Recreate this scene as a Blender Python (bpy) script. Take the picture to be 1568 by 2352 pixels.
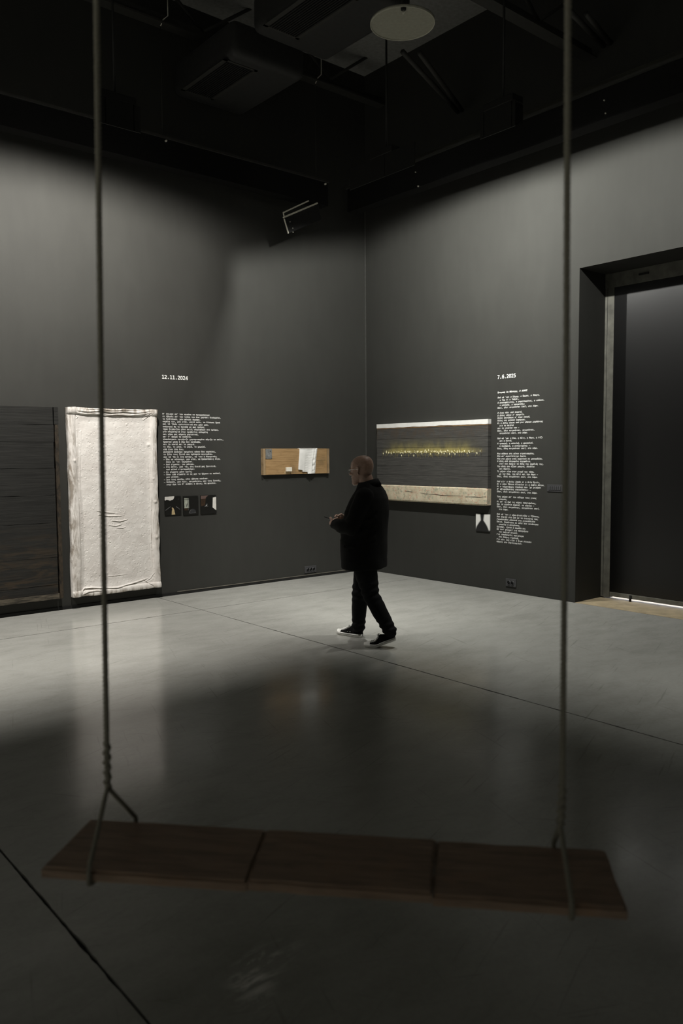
import bpy, bmesh, math, random, os
import numpy as np
from mathutils import Vector, Matrix, noise as mnoise

for o in list(bpy.data.objects):
    bpy.data.objects.remove(o)
SC = bpy.context.scene
COL = SC.collection
random.seed(7)
rng = np.random.default_rng(7)

# ------------------------------------------------------------------ camera
FPX, AZ, PI_, RO = 1843.91, 0.87095, -0.07222, -0.00698
d = Vector((math.cos(AZ)*math.cos(PI_), math.sin(AZ)*math.cos(PI_), math.sin(PI_)))
r0 = Vector((math.sin(AZ), -math.cos(AZ), 0)); u0 = r0.cross(d)
rr = r0*math.cos(RO)+u0*math.sin(RO); uu = -r0*math.sin(RO)+u0*math.cos(RO)
cam = bpy.data.cameras.new('camera'); camo = bpy.data.objects.new('camera', cam); COL.objects.link(camo)
M = Matrix((rr, uu, -d)).transposed().to_4x4(); M.translation = (-8.04752, -8.97532, 1.75)
camo.matrix_world = M
cam.sensor_fit = 'VERTICAL'; cam.sensor_height = 36; cam.sensor_width = 24
cam.lens = FPX/2352*36
cam.clip_start = 0.05; cam.clip_end = 100
cam.dof.use_dof = True; cam.dof.focus_distance = 8.6; cam.dof.aperture_fstop = 2.4
SC.camera = camo

# ------------------------------------------------------------------ world and exposure
w = bpy.data.worlds.new('world'); SC.world = w; w.use_nodes = True
w.node_tree.nodes['Background'].inputs[0].default_value = (0.02, 0.02, 0.02, 1)
w.node_tree.nodes['Background'].inputs[1].default_value = 1.0
SC.view_settings.view_transform = 'Standard'; SC.view_settings.look = 'None'
SC.view_settings.exposure = 0.0; SC.view_settings.gamma = 1.0
SC.view_settings.use_curve_mapping = False
try:
    SC.cycles.use_denoising = True
    SC.cycles.max_bounces = 8; SC.cycles.diffuse_bounces = 5
    SC.cycles.sample_clamp_indirect = 6
except Exception:
    pass

# spotlights of the room, then two added fill lamps: name key -> (position, aim, watts, cone deg, blend, colour)
WARM = (1.0, 0.962, 0.905); NEUT = (1.0, 0.992, 0.935)
SPOTS = [   # label, place, direction to its wall, watts, top edge of the beam above level (deg), softness, colour, cheeks
    ('black wall washer lamp facing the left wall, over the white panel', (-4.80, -2.05, 4.85), (0, 1), 810, 7, .30, WARM, .135),
    ('black wall washer lamp beyond the picture, facing the dark plank panel', (-8.0, -2.05, 4.85), (0, 1), 640, 5, .30, WARM, .135),
    ('black wall washer lamp facing the painting of lights on the right wall', (-2.05, -2.60, 4.85), (1, 0), 510, 10, .20, NEUT, -.055),
    ('black wall washer lamp facing the black door', (-2.05, -4.15, 4.85), (1, 0), 500, 10, .20, NEUT, .16),
    ('added black fill lamp behind the camera, facing the unseen back wall', (-9.0, -10.5, 4.85), (0, -1), 500, 5, .2, NEUT, 0),  # unseen lamp added for bounced ambient light
    ('added black fill lamp behind the camera, facing the unseen far side wall', (-10.7, -7.0, 4.85), (-1, 0), 2600, 5, .2, NEUT, 0),  # second unseen lamp, added to lift the dim foreground floor
]

# ------------------------------------------------------------------ material helpers
def srgb(*c):
    return tuple(((v/255)/12.92 if v/255 <= .04045 else ((v/255+.055)/1.055)**2.4) for v in c)+(1.0,)

class NT:
    def __init__(s, name):
        s.m = bpy.data.materials.new(name); s.m.use_nodes = True
        s.t = s.m.node_tree; s.n = s.t.nodes; s.l = s.t.links
        s.b = s.n['Principled BSDF']
        s.tc = s.n.new('ShaderNodeTexCoord')
    def node(s, typ, **kw):
        n = s.n.new(typ)
        for k, v in kw.items():
            if k in n.inputs: 
                if isinstance(v, bpy.types.NodeSocket): s.l.new(v, n.inputs[k])
                else: n.inputs[k].default_value = v
            else: setattr(n, k, v)
        return n
    def inp(s, n, i, v):
        if isinstance(v, bpy.types.NodeSocket): s.l.new(v, n.inputs[i])
        else: n.inputs[i].default_value = v
    def mapping(s, scale=(1, 1, 1), loc=(0, 0, 0), rot=(0, 0, 0)):
        n = s.n.new('ShaderNodeMapping'); s.l.new(s.tc.outputs['Object'], n.inputs[0])
        n.inputs['Scale'].default_value = scale; n.inputs['Location'].default_value = loc
        n.inputs['Rotation'].default_value = rot
        return n.outputs[0]
    def rotmap(s, scale, loc, rz):     # rotate first, then stretch
        n = s.n.new('ShaderNodeMapping'); n.vector_type = 'TEXTURE'; s.l.new(s.tc.outputs['Object'], n.inputs[0])
        n.inputs['Scale'].default_value = scale; n.inputs['Location'].default_value = loc; n.inputs['Rotation'].default_value = (0, 0, rz)
        return n.outputs[0]
    def noise(s, vec, scale=5, detail=4, rough=.55, dist=0):
        n = s.n.new('ShaderNodeTexNoise'); s.l.new(vec, n.inputs['Vector'])
        n.inputs['Scale'].default_value = scale; n.inputs['Detail'].default_value = detail
        n.inputs['Roughness'].default_value = rough; n.inputs['Distortion'].default_value = dist
        return n.outputs[0]
    def voro(s, vec, scale=5, feature='F1'):
        n = s.n.new('ShaderNodeTexVoronoi'); s.l.new(vec, n.inputs['Vector']); n.feature = feature
        n.inputs['Scale'].default_value = scale
        return n.outputs[0]
    def ramp(s, fac, stops):
        n = s.n.new('ShaderNodeValToRGB'); s.l.new(fac, n.inputs[0])
        e = n.color_ramp.elements
        while len(e) < len(stops): e.new(.5)
        for el, (p, c) in zip(e, stops):
            el.position = p; el.color = c if len(c) == 4 else tuple(c)+(1,)
        return n.outputs[0]
    def mix(s, fac, a, b, mode='MIX'):
        n = s.n.new('ShaderNodeMix'); n.data_type = 'RGBA'; n.blend_type = mode
        s.inp(n, 0, fac); s.inp(n, 6, a); s.inp(n, 7, b)
        return n.outputs[2]
    def math(s, op, a, b=0.0, c=0.0, clamp=False):
        n = s.n.new('ShaderNodeMath'); n.operation = op; n.use_clamp = clamp
        s.inp(n, 0, a); s.inp(n, 1, b); s.inp(n, 2, c)
        return n.outputs[0]
    def mapr(s, v, a, b, c=0.0, e=1.0):
        n = s.n.new('ShaderNodeMapRange'); s.inp(n, 0, v)
        for i, q in enumerate((a, b, c, e)): n.inputs[i+1].default_value = q
        n.interpolation_type = 'SMOOTHSTEP'
        return n.outputs[0]
    def sep(s, vec):
        n = s.n.new('ShaderNodeSeparateXYZ'); s.l.new(vec, n.inputs[0]); return n.outputs
    def bump(s, h, strength=.3, dist=.01):
        n = s.n.new('ShaderNodeBump'); n.inputs['Strength'].default_value = strength
        n.inputs['Distance'].default_value = dist; s.l.new(h, n.inputs['Height'])
        s.l.new(n.outputs[0], s.b.inputs['Normal'])
    def set(s, **kw):
        for k, v in kw.items():
            k = {'color': 'Base Color', 'rough': 'Roughness', 'metal': 'Metallic', 'spec': 'Specular IOR Level'}.get(k, k)
            s.inp(s.b, k, v)
        return s.m

def plain(name, col, rough=.6, metal=0.0, spec=.5, var=.15, scale=20, bump=0.0):
    t = NT(name)
    n = t.noise(t.mapping(), scale, 4)
    c2 = tuple(x*(1-var) for x in col[:3])+(1,)
    c1 = tuple(min(1, x*(1+var)) for x in col[:3])+(1,)
    t.set(color=t.ramp(n, [(.3, c2), (.7, c1)]), rough=rough, metal=metal, spec=spec)
    if bump: t.bump(n, bump, .004)
    return t.m

def m_wall():
    t = NT('charcoal_wall_paint')
    a = t.noise(t.mapping(), 1.1, 5, .6); b = t.noise(t.mapping((1, 1, .25)), 9, 4); g = t.noise(t.mapping(), 260, 2)
    f = t.math('ADD', t.math('MULTIPLY', a, .6), t.math('MULTIPLY', b, .4))
    t.set(color=t.ramp(f, [(.3, (.0335, .0335, .0305, 1)), (.7, (.041, .041, .0372, 1))]), rough=.7, spec=.14)
    t.bump(g, .12, .002)
    return t.m
def m_floor():
    t = NT('polished_concrete')
    v = t.mapping()
    big = t.noise(v, .55, 5, .6, .2); mid = t.noise(t.mapping((1, 2.2, 1), rot=(0, 0, .6)), 2.6, 6, .65, .15)
    fine = t.noise(v, 38, 5, .7)
    f = t.math('ADD', t.math('ADD', t.math('MULTIPLY', big, .42), t.math('MULTIPLY', mid, .38)), t.math('MULTIPLY', fine, .2))
    base = t.ramp(f, [(.30, (.258, .256, .232, 1)), (.50, (.362, .361, .334, 1)), (.72, (.445, .443, .412, 1))])
    # scratches and scuffs: thin stretched marks in several directions
    sc = None
    for k, (rot, s1, s2, th) in enumerate([(.35, .9, 22, .70), (-.5, 1.2, 26, .715), (1.25, .8, 20, .72), (-.95, 1.0, 24, .72)]):
        n = t.noise(t.rotmap((1/s1, 1/s2, 1), (k*3.1, k*1.7, 0), rot), 1.6, 3, .6, .12)
        m = t.ramp(n, [(th-.07, (0, 0, 0, 1)), (th+.02, (1, 1, 1, 1))])
        sc = m if sc is None else t.math('MAXIMUM', sc, m)
    base = t.mix(t.math('MULTIPLY', sc, .38), base, (.17, .168, .15, 1))
    # a pale, streaky, slightly curved patch near the front of the room
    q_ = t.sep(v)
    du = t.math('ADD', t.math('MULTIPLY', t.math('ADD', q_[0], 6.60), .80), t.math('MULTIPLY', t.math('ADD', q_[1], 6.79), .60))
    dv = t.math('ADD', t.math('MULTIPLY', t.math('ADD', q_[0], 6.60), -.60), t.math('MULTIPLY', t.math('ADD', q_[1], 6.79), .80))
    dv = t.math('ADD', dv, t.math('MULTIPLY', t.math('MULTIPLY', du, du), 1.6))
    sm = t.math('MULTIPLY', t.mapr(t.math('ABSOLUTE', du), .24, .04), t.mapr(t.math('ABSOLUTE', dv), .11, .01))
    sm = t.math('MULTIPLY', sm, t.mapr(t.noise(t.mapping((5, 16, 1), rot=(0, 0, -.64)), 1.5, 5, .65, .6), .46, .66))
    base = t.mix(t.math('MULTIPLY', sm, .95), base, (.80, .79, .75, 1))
    rg = t.math('MULTIPLY_ADD', t.noise(t.mapping((1, 1.6, 1)), 1.3, 3, .5, .2), .22, .075)
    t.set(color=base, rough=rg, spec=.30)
    return t.m
def m_skin():
    t = NT('white_plastered_canvas')
    v = t.mapping(); o = t.sep(t.tc.outputs['Object'])
    n = t.noise(v, 5, 6, .65); f = t.noise(v, 45, 4, .6)
    base = t.ramp(n, [(.3, (.66, .62, .58, 1)), (.62, (.80, .77, .73, 1))])
    left = t.mapr(o[0], .15, .0); right = t.mapr(o[0], 1.0, 1.09)
    top = t.mapr(o[2], 2.06, 2.15); bot = t.mapr(o[2], .07, .0)
    edge = t.math('MAXIMUM', t.math('MAXIMUM', left, right), t.math('MAXIMUM', top, bot))
    dirt = t.mapr(t.noise(t.mapping((3, 1, .7)), 6, 6, .7, .6), .40, .62)
    base = t.mix(t.math('MULTIPLY', t.math('MULTIPLY', edge, dirt), .8), base, (.17, .13, .085, 1))
    sp = t.math('MULTIPLY', t.mapr(t.voro(v, 42), .16, .07), t.mapr(t.noise(v, 4, 3), .50, .66))
    base = t.mix(t.math('MULTIPLY', sp, .55), base, (.25, .20, .15, 1))
    t.set(color=base, rough=.7, spec=.3)
    t.bump(t.math('ADD', f, t.math('MULTIPLY', n, .7)), .28, .006)
    return t.m
def m_darkplank():
    t = NT('charred_plank_wood')
    o = t.sep(t.tc.outputs['Object'])
    g = t.noise(t.mapping((1, 1, 22)), 2.4, 6, .65, .5); g2 = t.noise(t.mapping((1.5, 1, 8)), 1.6, 5, .6, .8)
    base = t.ramp(g, [(.3, (.008, .008, .0072, 1)), (.65, (.019, .019, .017, 1))])
    low = t.mapr(o[2], 1.0, .25)
    br = t.math('MULTIPLY', low, t.mapr(g2, .40, .66))
    base = t.mix(t.math('MULTIPLY', br, .85), base, (.042, .030, .018, 1))
    hi = t.math('MULTIPLY', t.math('MULTIPLY', low, t.mapr(t.noise(t.mapping((1, 1, 40)), 3.0, 5, .7, .4), .60, .74)), .7)
    base = t.mix(hi, base, (.105, .08, .055, 1))
    t.set(color=base, rough=.75, spec=.25); t.bump(g, .5, .006)
    return t.m
def m_worn(name, c1, c2, sx=1, sz=6):
    t = NT(name)
    g = t.noise(t.mapping((sx, 1, sz)), 5, 6, .7, .5)
    t.set(color=t.ramp(g, [(.35, c1+(1,)), (.68, c2+(1,))]), rough=.75, spec=.25); t.bump(g, .5, .004)
    return t.m
def m_nightpaint():
    # painted boards: dark grey ground, a painted yellow halo along the middle
    t = NT('night_painting_boards')
    o = t.sep(t.tc.outputs['Object'])
    g = t.noise(t.mapping((1, 1.4, 26)), 2.6, 6, .7, .4); g2 = t.noise(t.mapping((1, 3, 3)), 3, 5, .7)
    base = t.ramp(g, [(.28, (.040, .039, .037, 1)), (.5, (.060, .058, .054, 1)), (.74, (.095, .092, .084, 1))])
    topb = t.mapr(o[2], .80, .98)
    base = t.mix(t.math('MULTIPLY', topb, t.mapr(g2, .40, .7)), base, (.070, .055, .042, 1))
    up = t.mapr(o[2], .93, .70); dn = t.mapr(o[2], .655, .695)
    halo = t.math('MULTIPLY', up, dn)
    ends = t.math('MULTIPLY', t.mapr(o[1], -.05, -.45), t.mapr(o[1], -2.08, -1.6))
    halo = t.math('MULTIPLY', t.math('MULTIPLY', halo, ends), t.mapr(t.noise(t.mapping((1, 5, 3)), 1.6, 5, .6), .25, .7, .35, 1.0))
    base = t.mix(t.math('MULTIPLY', t.math('POWER', halo, 1.6), .75), base, (.30, .255, .085, 1))
    core = t.math('MULTIPLY', t.math('MULTIPLY', t.mapr(o[2], .765, .700), t.mapr(o[2], .668, .690)), ends)
    core = t.math('MULTIPLY', core, t.mapr(t.noise(t.mapping((1, 14, 4)), 1.8, 4, .6), .3, .68, .25, 1.0))
    base = t.mix(t.math('MULTIPLY', core, .6), base, (.52, .43, .13, 1))
    t.set(color=base, rough=.72, spec=.25); t.bump(g, .35, .004)
    return t.m
def m_floral():
    t = NT('flowered_paper_beam')
    v = t.mapping((1, 1.1, 1.1))
    base = t.ramp(t.noise(v, 7, 5), [(.3, (.46, .40, .28, 1)), (.65, (.64, .57, .43, 1))])
    red = t.math('MULTIPLY', t.mapr(t.noise(t.mapping(loc=(2, 5, 1)), 19, 4, .65, .8), .49, .62), t.mapr(t.noise(v, 34, 3), .42, .6))
    grn = t.math('MULTIPLY', t.mapr(t.noise(t.mapping(loc=(7, 1, 4)), 15, 5, .65, 1.0), .47, .62), t.mapr(t.noise(v, 30, 3), .40, .6))
    base = t.mix(t.math('MULTIPLY', grn, .65), base, (.22, .26, .20, 1))
    base = t.mix(t.math('MULTIPLY', red, .62), base, (.50, .19, .13, 1))
    t.set(color=base, rough=.75, spec=.25); t.bump(t.noise(v, 20, 4), .3, .004)
    return t.m
def m_oldwood():
    t = NT('old_pine_board')
    g = t.noise(t.mapping((2.0, 1, 30)), 2.2, 6, .65, .6); k = t.voro(t.mapping((1, 1, 2.2)), 3.3)
    base = t.ramp(g, [(.28, (.23, .140, .058, 1)), (.52, (.34, .215, .10, 1)), (.75, (.41, .27, .135, 1))])
    base = t.mix(t.math('MULTIPLY', t.mapr(k, .09, .02), .7), base, (.11, .06, .025, 1))
    base = t.mix(t.math('MULTIPLY', t.mapr(t.noise(t.mapping(), 3.2, 5, .7), .54, .72), .5), base, (.15, .105, .055, 1))
    t.set(color=base, rough=.7, spec=.3); t.bump(g, .35, .003)
    return t.m
def m_silhouette():
    t = NT('small_black_white_photograph')
    o = t.sep(t.tc.outputs['Object'])   # y: 0..-.23 to the right, z: 0..0.22
    yy = t.math('ABSOLUTE', t.math('ADD', o[1], .105))
    z = o[2]
    u_ = t.math('DIVIDE', z, .139, clamp=True)
    wd = t.math('ADD', t.math('SUBTRACT', .112, t.math('MULTIPLY', t.math('POWER', u_, 1.6), .088)), t.math('MULTIPLY', t.mapr(z, .15, .225), .009))
    f = t.mapr(t.math('SUBTRACT', yy, wd), -.014, .016)
    f = t.math('MULTIPLY', f, t.mapr(z, .004, .03))
    t.set(color=t.mix(f, (.016, .016, .016, 1), (.75, .74, .71, 1)), rough=.5, spec=.3)
    return t.m
def m_disc():
    t = NT('matt_white_disc')
    t.set(color=t.ramp(t.noise(t.mapping(), 30, 4), [(.3, (.27, .265, .215, 1)), (.7, (.32, .315, .255, 1))]), rough=.6, spec=.3)
    return t.m
def m_rope():
    t = NT('hemp_rope_fibre')
    n = t.noise(t.mapping((1, 1, .4)), 420, 3)
    t.set(color=t.ramp(n, [(.3, (.165, .155, .125, 1)), (.7, (.26, .245, .20, 1))]), rough=.9, spec=.15); t.bump(n, .4, .002)
    return t.m
def m_seatwood():
    t = NT('weathered_swing_board')
    g = t.noise(t.mapping((3, 30, 30)), 1.4, 6, .7, .8); g2 = t.noise(t.mapping(), 9, 5, .7)
    base = t.ramp(g, [(.3, (.15, .108, .078, 1)), (.7, (.33, .235, .17, 1))])
    base = t.mix(t.math('MULTIPLY', t.mapr(g2, .5, .7), .5), base, (.30, .19, .12, 1))
    t.set(color=base, rough=.7, spec=.25); t.bump(g, .6, .004)
    return t.m
def m_skinhuman():
    t = NT('human_skin')
    n = t.noise(t.mapping(), 35, 5, .6)
    t.set(color=t.ramp(n, [(.3, (.30, .185, .135, 1)), (.7, (.41, .265, .20, 1))]), rough=.42, spec=.5)
    t.b.inputs['Subsurface Weight'].default_value = .08
    t.b.inputs['Subsurface Radius'].default_value = (.01, .004, .002)
    t.bump(t.noise(t.mapping(), 160, 3), .15, .002)
    return t.m
def m_cloth(name, c, scale=420, rough=.95):
    t = NT(name)
    n = t.noise(t.mapping(), scale, 2); f = t.noise(t.mapping(), 7, 4)
    t.set(color=t.ramp(f, [(.3, tuple(x*.8 for x in c)+(1,)), (.7, c+(1,))]), rough=rough, spec=.12); t.bump(n, .2, .002)
    return t.m

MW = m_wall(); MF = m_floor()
MBLK = plain('matt_black_paint', (.013, .013, .0125, 1), .7, spec=.25)
MBEAM = plain('black_beam_cladding', (.008, .008, .0075, 1), .8, spec=.1)
MCEIL = plain('black_ceiling_paint', (.26, .257, .245, 1), .85, spec=.15)
MSTEEL = plain('black_ceiling_steel', (.034, .0335, .030, 1), .6, spec=.3)
MOLIVE = plain('dull_olive_duct_metal', (.03, .0295, .023, 1), .65, spec=.3)
MDUCT = plain('dark_duct_metal', (.026, .026, .025, 1), .6, spec=.3)
MPALE = plain('pale_metal_edge', (.75, .72, .62, 1), .45, spec=.5)
MTEXT = plain('white_vinyl_lettering', (.82, .82, .80, 1), .5, spec=.3, var=.02)
MTHRESH = plain('beige_threshold_concrete', (.40, .325, .21, 1), .55, var=.25, scale=7)

# ------------------------------------------------------------------ mesh helpers
def link(name, me, mat=None, parent=None, loc=None):
    o = bpy.data.objects.new(name, me); COL.objects.link(o)
    if me is not None and mat is not None:
        mats = mat if isinstance(mat, (list, tuple)) else [mat]
        for m in mats: me.materials.append(m)
    if parent is not None: o.parent = parent
    if loc is not None: o.location = loc
    return o
def tag(o, label, cat, group=None):
    o['label'] = label; o['category'] = cat
    if group: o['group'] = group
    return o
def empty(name, loc, label=None, cat=None, rz=0, group=None):
    o = bpy.data.objects.new(name, None); COL.objects.link(o); o.location = loc; o.rotation_euler = (0, 0, rz)
    o.empty_display_size = .1
    if label: tag(o, label, cat, group)
    return o
def struct(o, label=None):
    o['kind'] = 'structure'
    if label: o['label'] = label
    return o
def smooth(me, on=True):
    for p in me.polygons: p.use_smooth = on
def frombm(bm, name, sm=False):
    me = bpy.data.meshes.new(name); bm.normal_update(); bm.to_mesh(me); bm.free()
    if sm: smooth(me)
    return me
def box_bm(bm, a, b, bev=0.0, seg=2):
    vs = [bm.verts.new((x, y, z)) for x in (a[0], b[0]) for y in (a[1], b[1]) for z in (a[2], b[2])]
    fs = [(0, 1, 3, 2), (4, 6, 7, 5), (0, 4, 5, 1), (2, 3, 7, 6), (0, 2, 6, 4), (1, 5, 7, 3)]
    faces = [bm.faces.new([vs[i] for i in f]) for f in fs]
    bmesh.ops.recalc_face_normals(bm, faces=faces)
    if bev > 0:
        es = list({e for f in faces for e in f.edges})
        bmesh.ops.bevel(bm, geom=es, offset=bev, segments=seg, affect='EDGES', profile=.5)
def box(name, a, b, mat, parent=None, bev=0.0, seg=2):
    a2 = [min(p, q) for p, q in zip(a, b)]; b2 = [max(p, q) for p, q in zip(a, b)]
    bm = bmesh.new(); box_bm(bm, a2, b2, bev, seg)
    return link(name, frombm(bm, name), mat, parent)
def boxes(name, lst, mat, parent=None, bev=0.0):
    bm = bmesh.new()
    for a, b in lst:
        box_bm(bm, [min(p, q) for p, q in zip(a, b)], [max(p, q) for p, q in zip(a, b)], bev, 1)
    return link(name, frombm(bm, name), mat, parent)
def frame_for(t):
    t = t.normalized(); a = Vector((0, 0, 1)) if abs(t.z) < .9 else Vector((1, 0, 0))
    x = a.cross(t).normalized(); return x, t.cross(x)
def tube_bm(bm, pts, rad, n=10, cap=True):
    """tube through points, radius per point (float or (rx, ry)); parallel-transported"""
    pts = [Vector(p) for p in pts]
    if not isinstance(rad, (list, tuple)): rad = [rad]*len(pts)
    rings = []; x = None
    for i, p in enumerate(pts):
        t = (pts[min(i+1, len(pts)-1)]-pts[max(i-1, 0)]).normalized()
        if x is None: x, y = frame_for(t)
        else:
            x = (x-t*x.dot(t)).normalized(); y = t.cross(x)
        r = rad[i]; rx, ry = r if isinstance(r, (list, tuple)) else (r, r)
        rings.append([bm.verts.new(p+x*math.cos(2*math.pi*k/n)*rx+y*math.sin(2*math.pi*k/n)*ry) for k in range(n)])
    for a, b in zip(rings, rings[1:]):
        for k in range(n): bm.faces.new((a[k], a[(k+1) % n], b[(k+1) % n], b[k]))
    if cap:
        bm.faces.new(rings[0][::-1]); bm.faces.new(rings[-1])
def tube(name, pts, rad, mat, parent=None, n=10, sm=True):
    bm = bmesh.new(); tube_bm(bm, pts, rad, n)
    return link(name, frombm(bm, name, sm), mat, parent)
def limb_bm(bm, pts, rads, n=16, sub=4):
    """rounded chain: catmull-rom through points, hemispherical ends"""
    P = [Vector(p) for p in pts]; R = list(rads)
    Q, S = [], []
    for i in range(len(P)-1):
        p0 = P[max(i-1, 0)]; p1 = P[i]; p2 = P[i+1]; p3 = P[min(i+2, len(P)-1)]
        for k in range(sub):
            t = k/sub
            Q.append(.5*((2*p1)+(p2-p0)*t+(2*p0-5*p1+4*p2-p3)*t*t+(3*p1-p0-3*p2+p3)*t**3)); S.append(R[i]*(1-t)+R[i+1]*t)
    Q.append(P[-1]); S.append(R[-1])
    t0 = (Q[0]-Q[1]).normalized(); t1 = (Q[-1]-Q[-2]).normalized(); q0, s0, q1, s1 = Q[0], S[0], Q[-1], S[-1]
    A = [(q0+t0*s0*math.sin(a), s0*math.cos(a)) for a in (1.45, 1.1, .7, .35)]
    B = [(q1+t1*s1*math.sin(a), s1*math.cos(a)) for a in (.35, .7, 1.1, 1.45)]
    tube_bm(bm, [a[0] for a in A]+Q+[b[0] for b in B], [a[1] for a in A]+S+[b[1] for b in B], n)
def rings_bm(bm, rings, n=32):
    """stack of horizontal super-ellipses: (z, cx, cy, a_front, a_back, b, power)"""
    R = []
    for z, cx, cy, af, ab, b, pw in rings:
        ring = []
        for k in range(n):
            th = 2*math.pi*k/n; c, s = math.cos(th), math.sin(th)
            e = 2/pw
            x = (af if c > 0 else ab)*math.copysign(abs(c)**e, c); y = b*math.copysign(abs(s)**e, s)
            ring.append(bm.verts.new((cx+x, cy+y, z)))
        R.append(ring)
    for a, b in zip(R, R[1:]):
        for k in range(n): bm.faces.new((a[k], a[(k+1) % n], b[(k+1) % n], b[k]))
    bm.faces.new(R[0][::-1]); bm.faces.new(R[-1])
def remesh(bm, voxel, name, smooth_it=2, disp=None):
    bmesh.ops.recalc_face_normals(bm, faces=bm.faces[:])
    me = frombm(bm, name); o = bpy.data.objects.new(name, me); COL.objects.link(o)
    m = o.modifiers.new('r', 'REMESH'); m.mode = 'VOXEL'; m.voxel_size = voxel; m.adaptivity = 0
    if smooth_it:
        s = o.modifiers.new('s', 'SMOOTH'); s.factor = .5; s.iterations = smooth_it
    dg = bpy.context.evaluated_depsgraph_get()
    out = bpy.data.meshes.new_from_object(o.evaluated_get(dg))
    bpy.data.objects.remove(o)
    if disp:
        for v in out.vertices:
            q = disp(v.co, v.normal)
            if q: v.co = v.co+v.normal*q
    smooth(out); out.name = name
    return out
def prism(name, poly, origin, ex, ey, depth, mat, parent=None):
    """flat polygon (2d points) extruded by depth along ex x ey"""
    bm = bmesh.new(); ex = Vector(ex); ey = Vector(ey); nz = ex.cross(ey).normalized()*depth; o = Vector(origin)
    a = [bm.verts.new(o+ex*p[0]+ey*p[1]) for p in poly]; b = [bm.verts.new(o+ex*p[0]+ey*p[1]+nz) for p in poly]
    bm.faces.new(b); bm.faces.new(a[::-1])
    for i in range(len(poly)):
        j = (i+1) % len(poly); bm.faces.new((a[i], a[j], b[j], b[i]))
    bmesh.ops.recalc_face_normals(bm, faces=bm.faces[:])
    return link(name, frombm(bm, name), mat, parent)

# ------------------------------------------------------------------ the room
W = -13.0; H = 7.2
wl = struct(box('wall_left', (W-.25, 0, 0), (0.0, .25, H), MW))
bm = bmesh.new()
box_bm(bm, (0, -3.635, 0), (.62, .25, H)); box_bm(bm, (0, -6.60, 3.83), (.62, -3.635, H)); box_bm(bm, (0, W-.25, 0), (.62, -6.60, H))
wr = struct(link('wall_right', frombm(bm, 'wall_right'), MW))
struct(box('wall_back', (W-.25, W-.25, 0), (0, W, H), MW))
struct(box('wall_side', (W-.25, W, 0), (W, 0, H), MW))
struct(box('ceiling', (W-.25, W-.25, H), (.62, .25, H+.2), MCEIL))
# floor: dark bed with saw-cut concrete slabs (rough edges) on it
fl = struct(box('floor', (W-.25, W-.25, -.14), (.9, .25, -.012), MBLK))
def slab(x0, x1, y0, y1):
    g = .0055
    x0, x1, y0, y1 = x0+g, x1-g, y0+g, y1-g
    loop = []
    def seg(ax, ay, bx, by):
        L = math.hypot(bx-ax, by-ay); n = max(2, int(L/.035)); nx, ny = -(by-ay)/L, (bx-ax)/L
        for i in range(n):
            t = i/n; x = ax+(bx-ax)*t; y = ay+(by-ay)*t
            k = 0 if i == 0 else max(0, mnoise.noise(Vector((x*19, y*19, 1.3))))*.009+mnoise.noise(Vector((x*3, y*3, 5)))*.0016
            loop.append((x+nx*k, y+ny*k))
    seg(x0, y0, x1, y0); seg(x1, y0, x1, y1); seg(x1, y1, x0, y1); seg(x0, y1, x0, y0)
    bm = bmesh.new()
    a = [bm.verts.new((p[0], p[1], 0)) for p in loop]; b = [bm.verts.new((p[0], p[1], -.012)) for p in loop]
    bm.faces.new(a)
    for i in range(len(a)):
        j = (i+1) % len(a); bm.faces.new((a[j], a[i], b[i], b[j]))
    bmesh.ops.triangulate(bm, faces=[f for f in bm.faces if len(f.verts) > 4])
    bmesh.ops.recalc_face_normals(bm, faces=bm.faces[:])
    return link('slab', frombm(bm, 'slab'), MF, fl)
XS = [W, -10.5, -6.99, -3.475, 0.0]; YS = [W, -9.8, -1.07, 0.0]
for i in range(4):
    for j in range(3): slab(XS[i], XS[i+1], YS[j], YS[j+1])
box('threshold', (0, -6.60, -.012), (.88, -3.635, .001), MTHRESH, fl)
# baseboard on the left wall: a low strip, its black standing for the gap's shade, with a thin paler upper edge
bb = struct(box('baseboard_left', (W, -.012, 0), (-.02, 0, .036), MBLK))
box('edge_strip', (-3.2, -.015, .036), (-.02, 0, .043), plain('paler_edge', (.12, .11, .09, 1), .7), bb)
# pale corner bead where the two walls meet
struct(box('trim_1', (-.012, -.012, .04), (0, 0, 5.6), plain('corner_bead', (.058, .058, .053, 1), .6)))

# door: steel frame, black leaf, bottom rail, floor bolt and the light below it
MFRM = plain('grey_steel_door_frame', (.115, .113, .096, 1), .55, spec=.4, var=.3, scale=9)
MDOOR = NT('satin_black_door'); _n = MDOOR.noise(MDOOR.mapping(), 240, 2)
MDOOR.set(color=(.0012, .0012, .0013, 1), rough=.34, spec=.62); MDOOR.bump(_n, .10, .002); MDOOR = MDOOR.m
dr = struct(empty('door_1', (.53, -3.635, 0)))
box('door_leaf', (.008, -2.9, .075), (.085, -.115, 3.66), MDOOR, dr)
jb = box('door_jamb', (0, -.118, .012), (.09, -.0, 3.83), MFRM, dr, .003)
box('frame_groove', (-.002, -.036, .03), (.0, -.032, 3.80), MBLK, jb)
box('door_jamb', (0, -2.965, .012), (.09, -2.85, 3.83), MFRM, dr, .003)
hd = box('door_header', (-.004, -2.965, 3.665), (.09, 0, 3.83), MFRM, dr, .003)
box('header_bracket', (-.022, -.55, 3.745), (-.004, -.43, 3.765), MBLK, hd, .003)
box('bottom_rail', (.0, -2.85, .03), (.085, -.12, .082), MFRM, dr, .004)
bolt = tube('floor_bolt', [(-.012, -.40, .0), (-.012, -.40, .075)], .014, MBLK, dr, 10)
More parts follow.
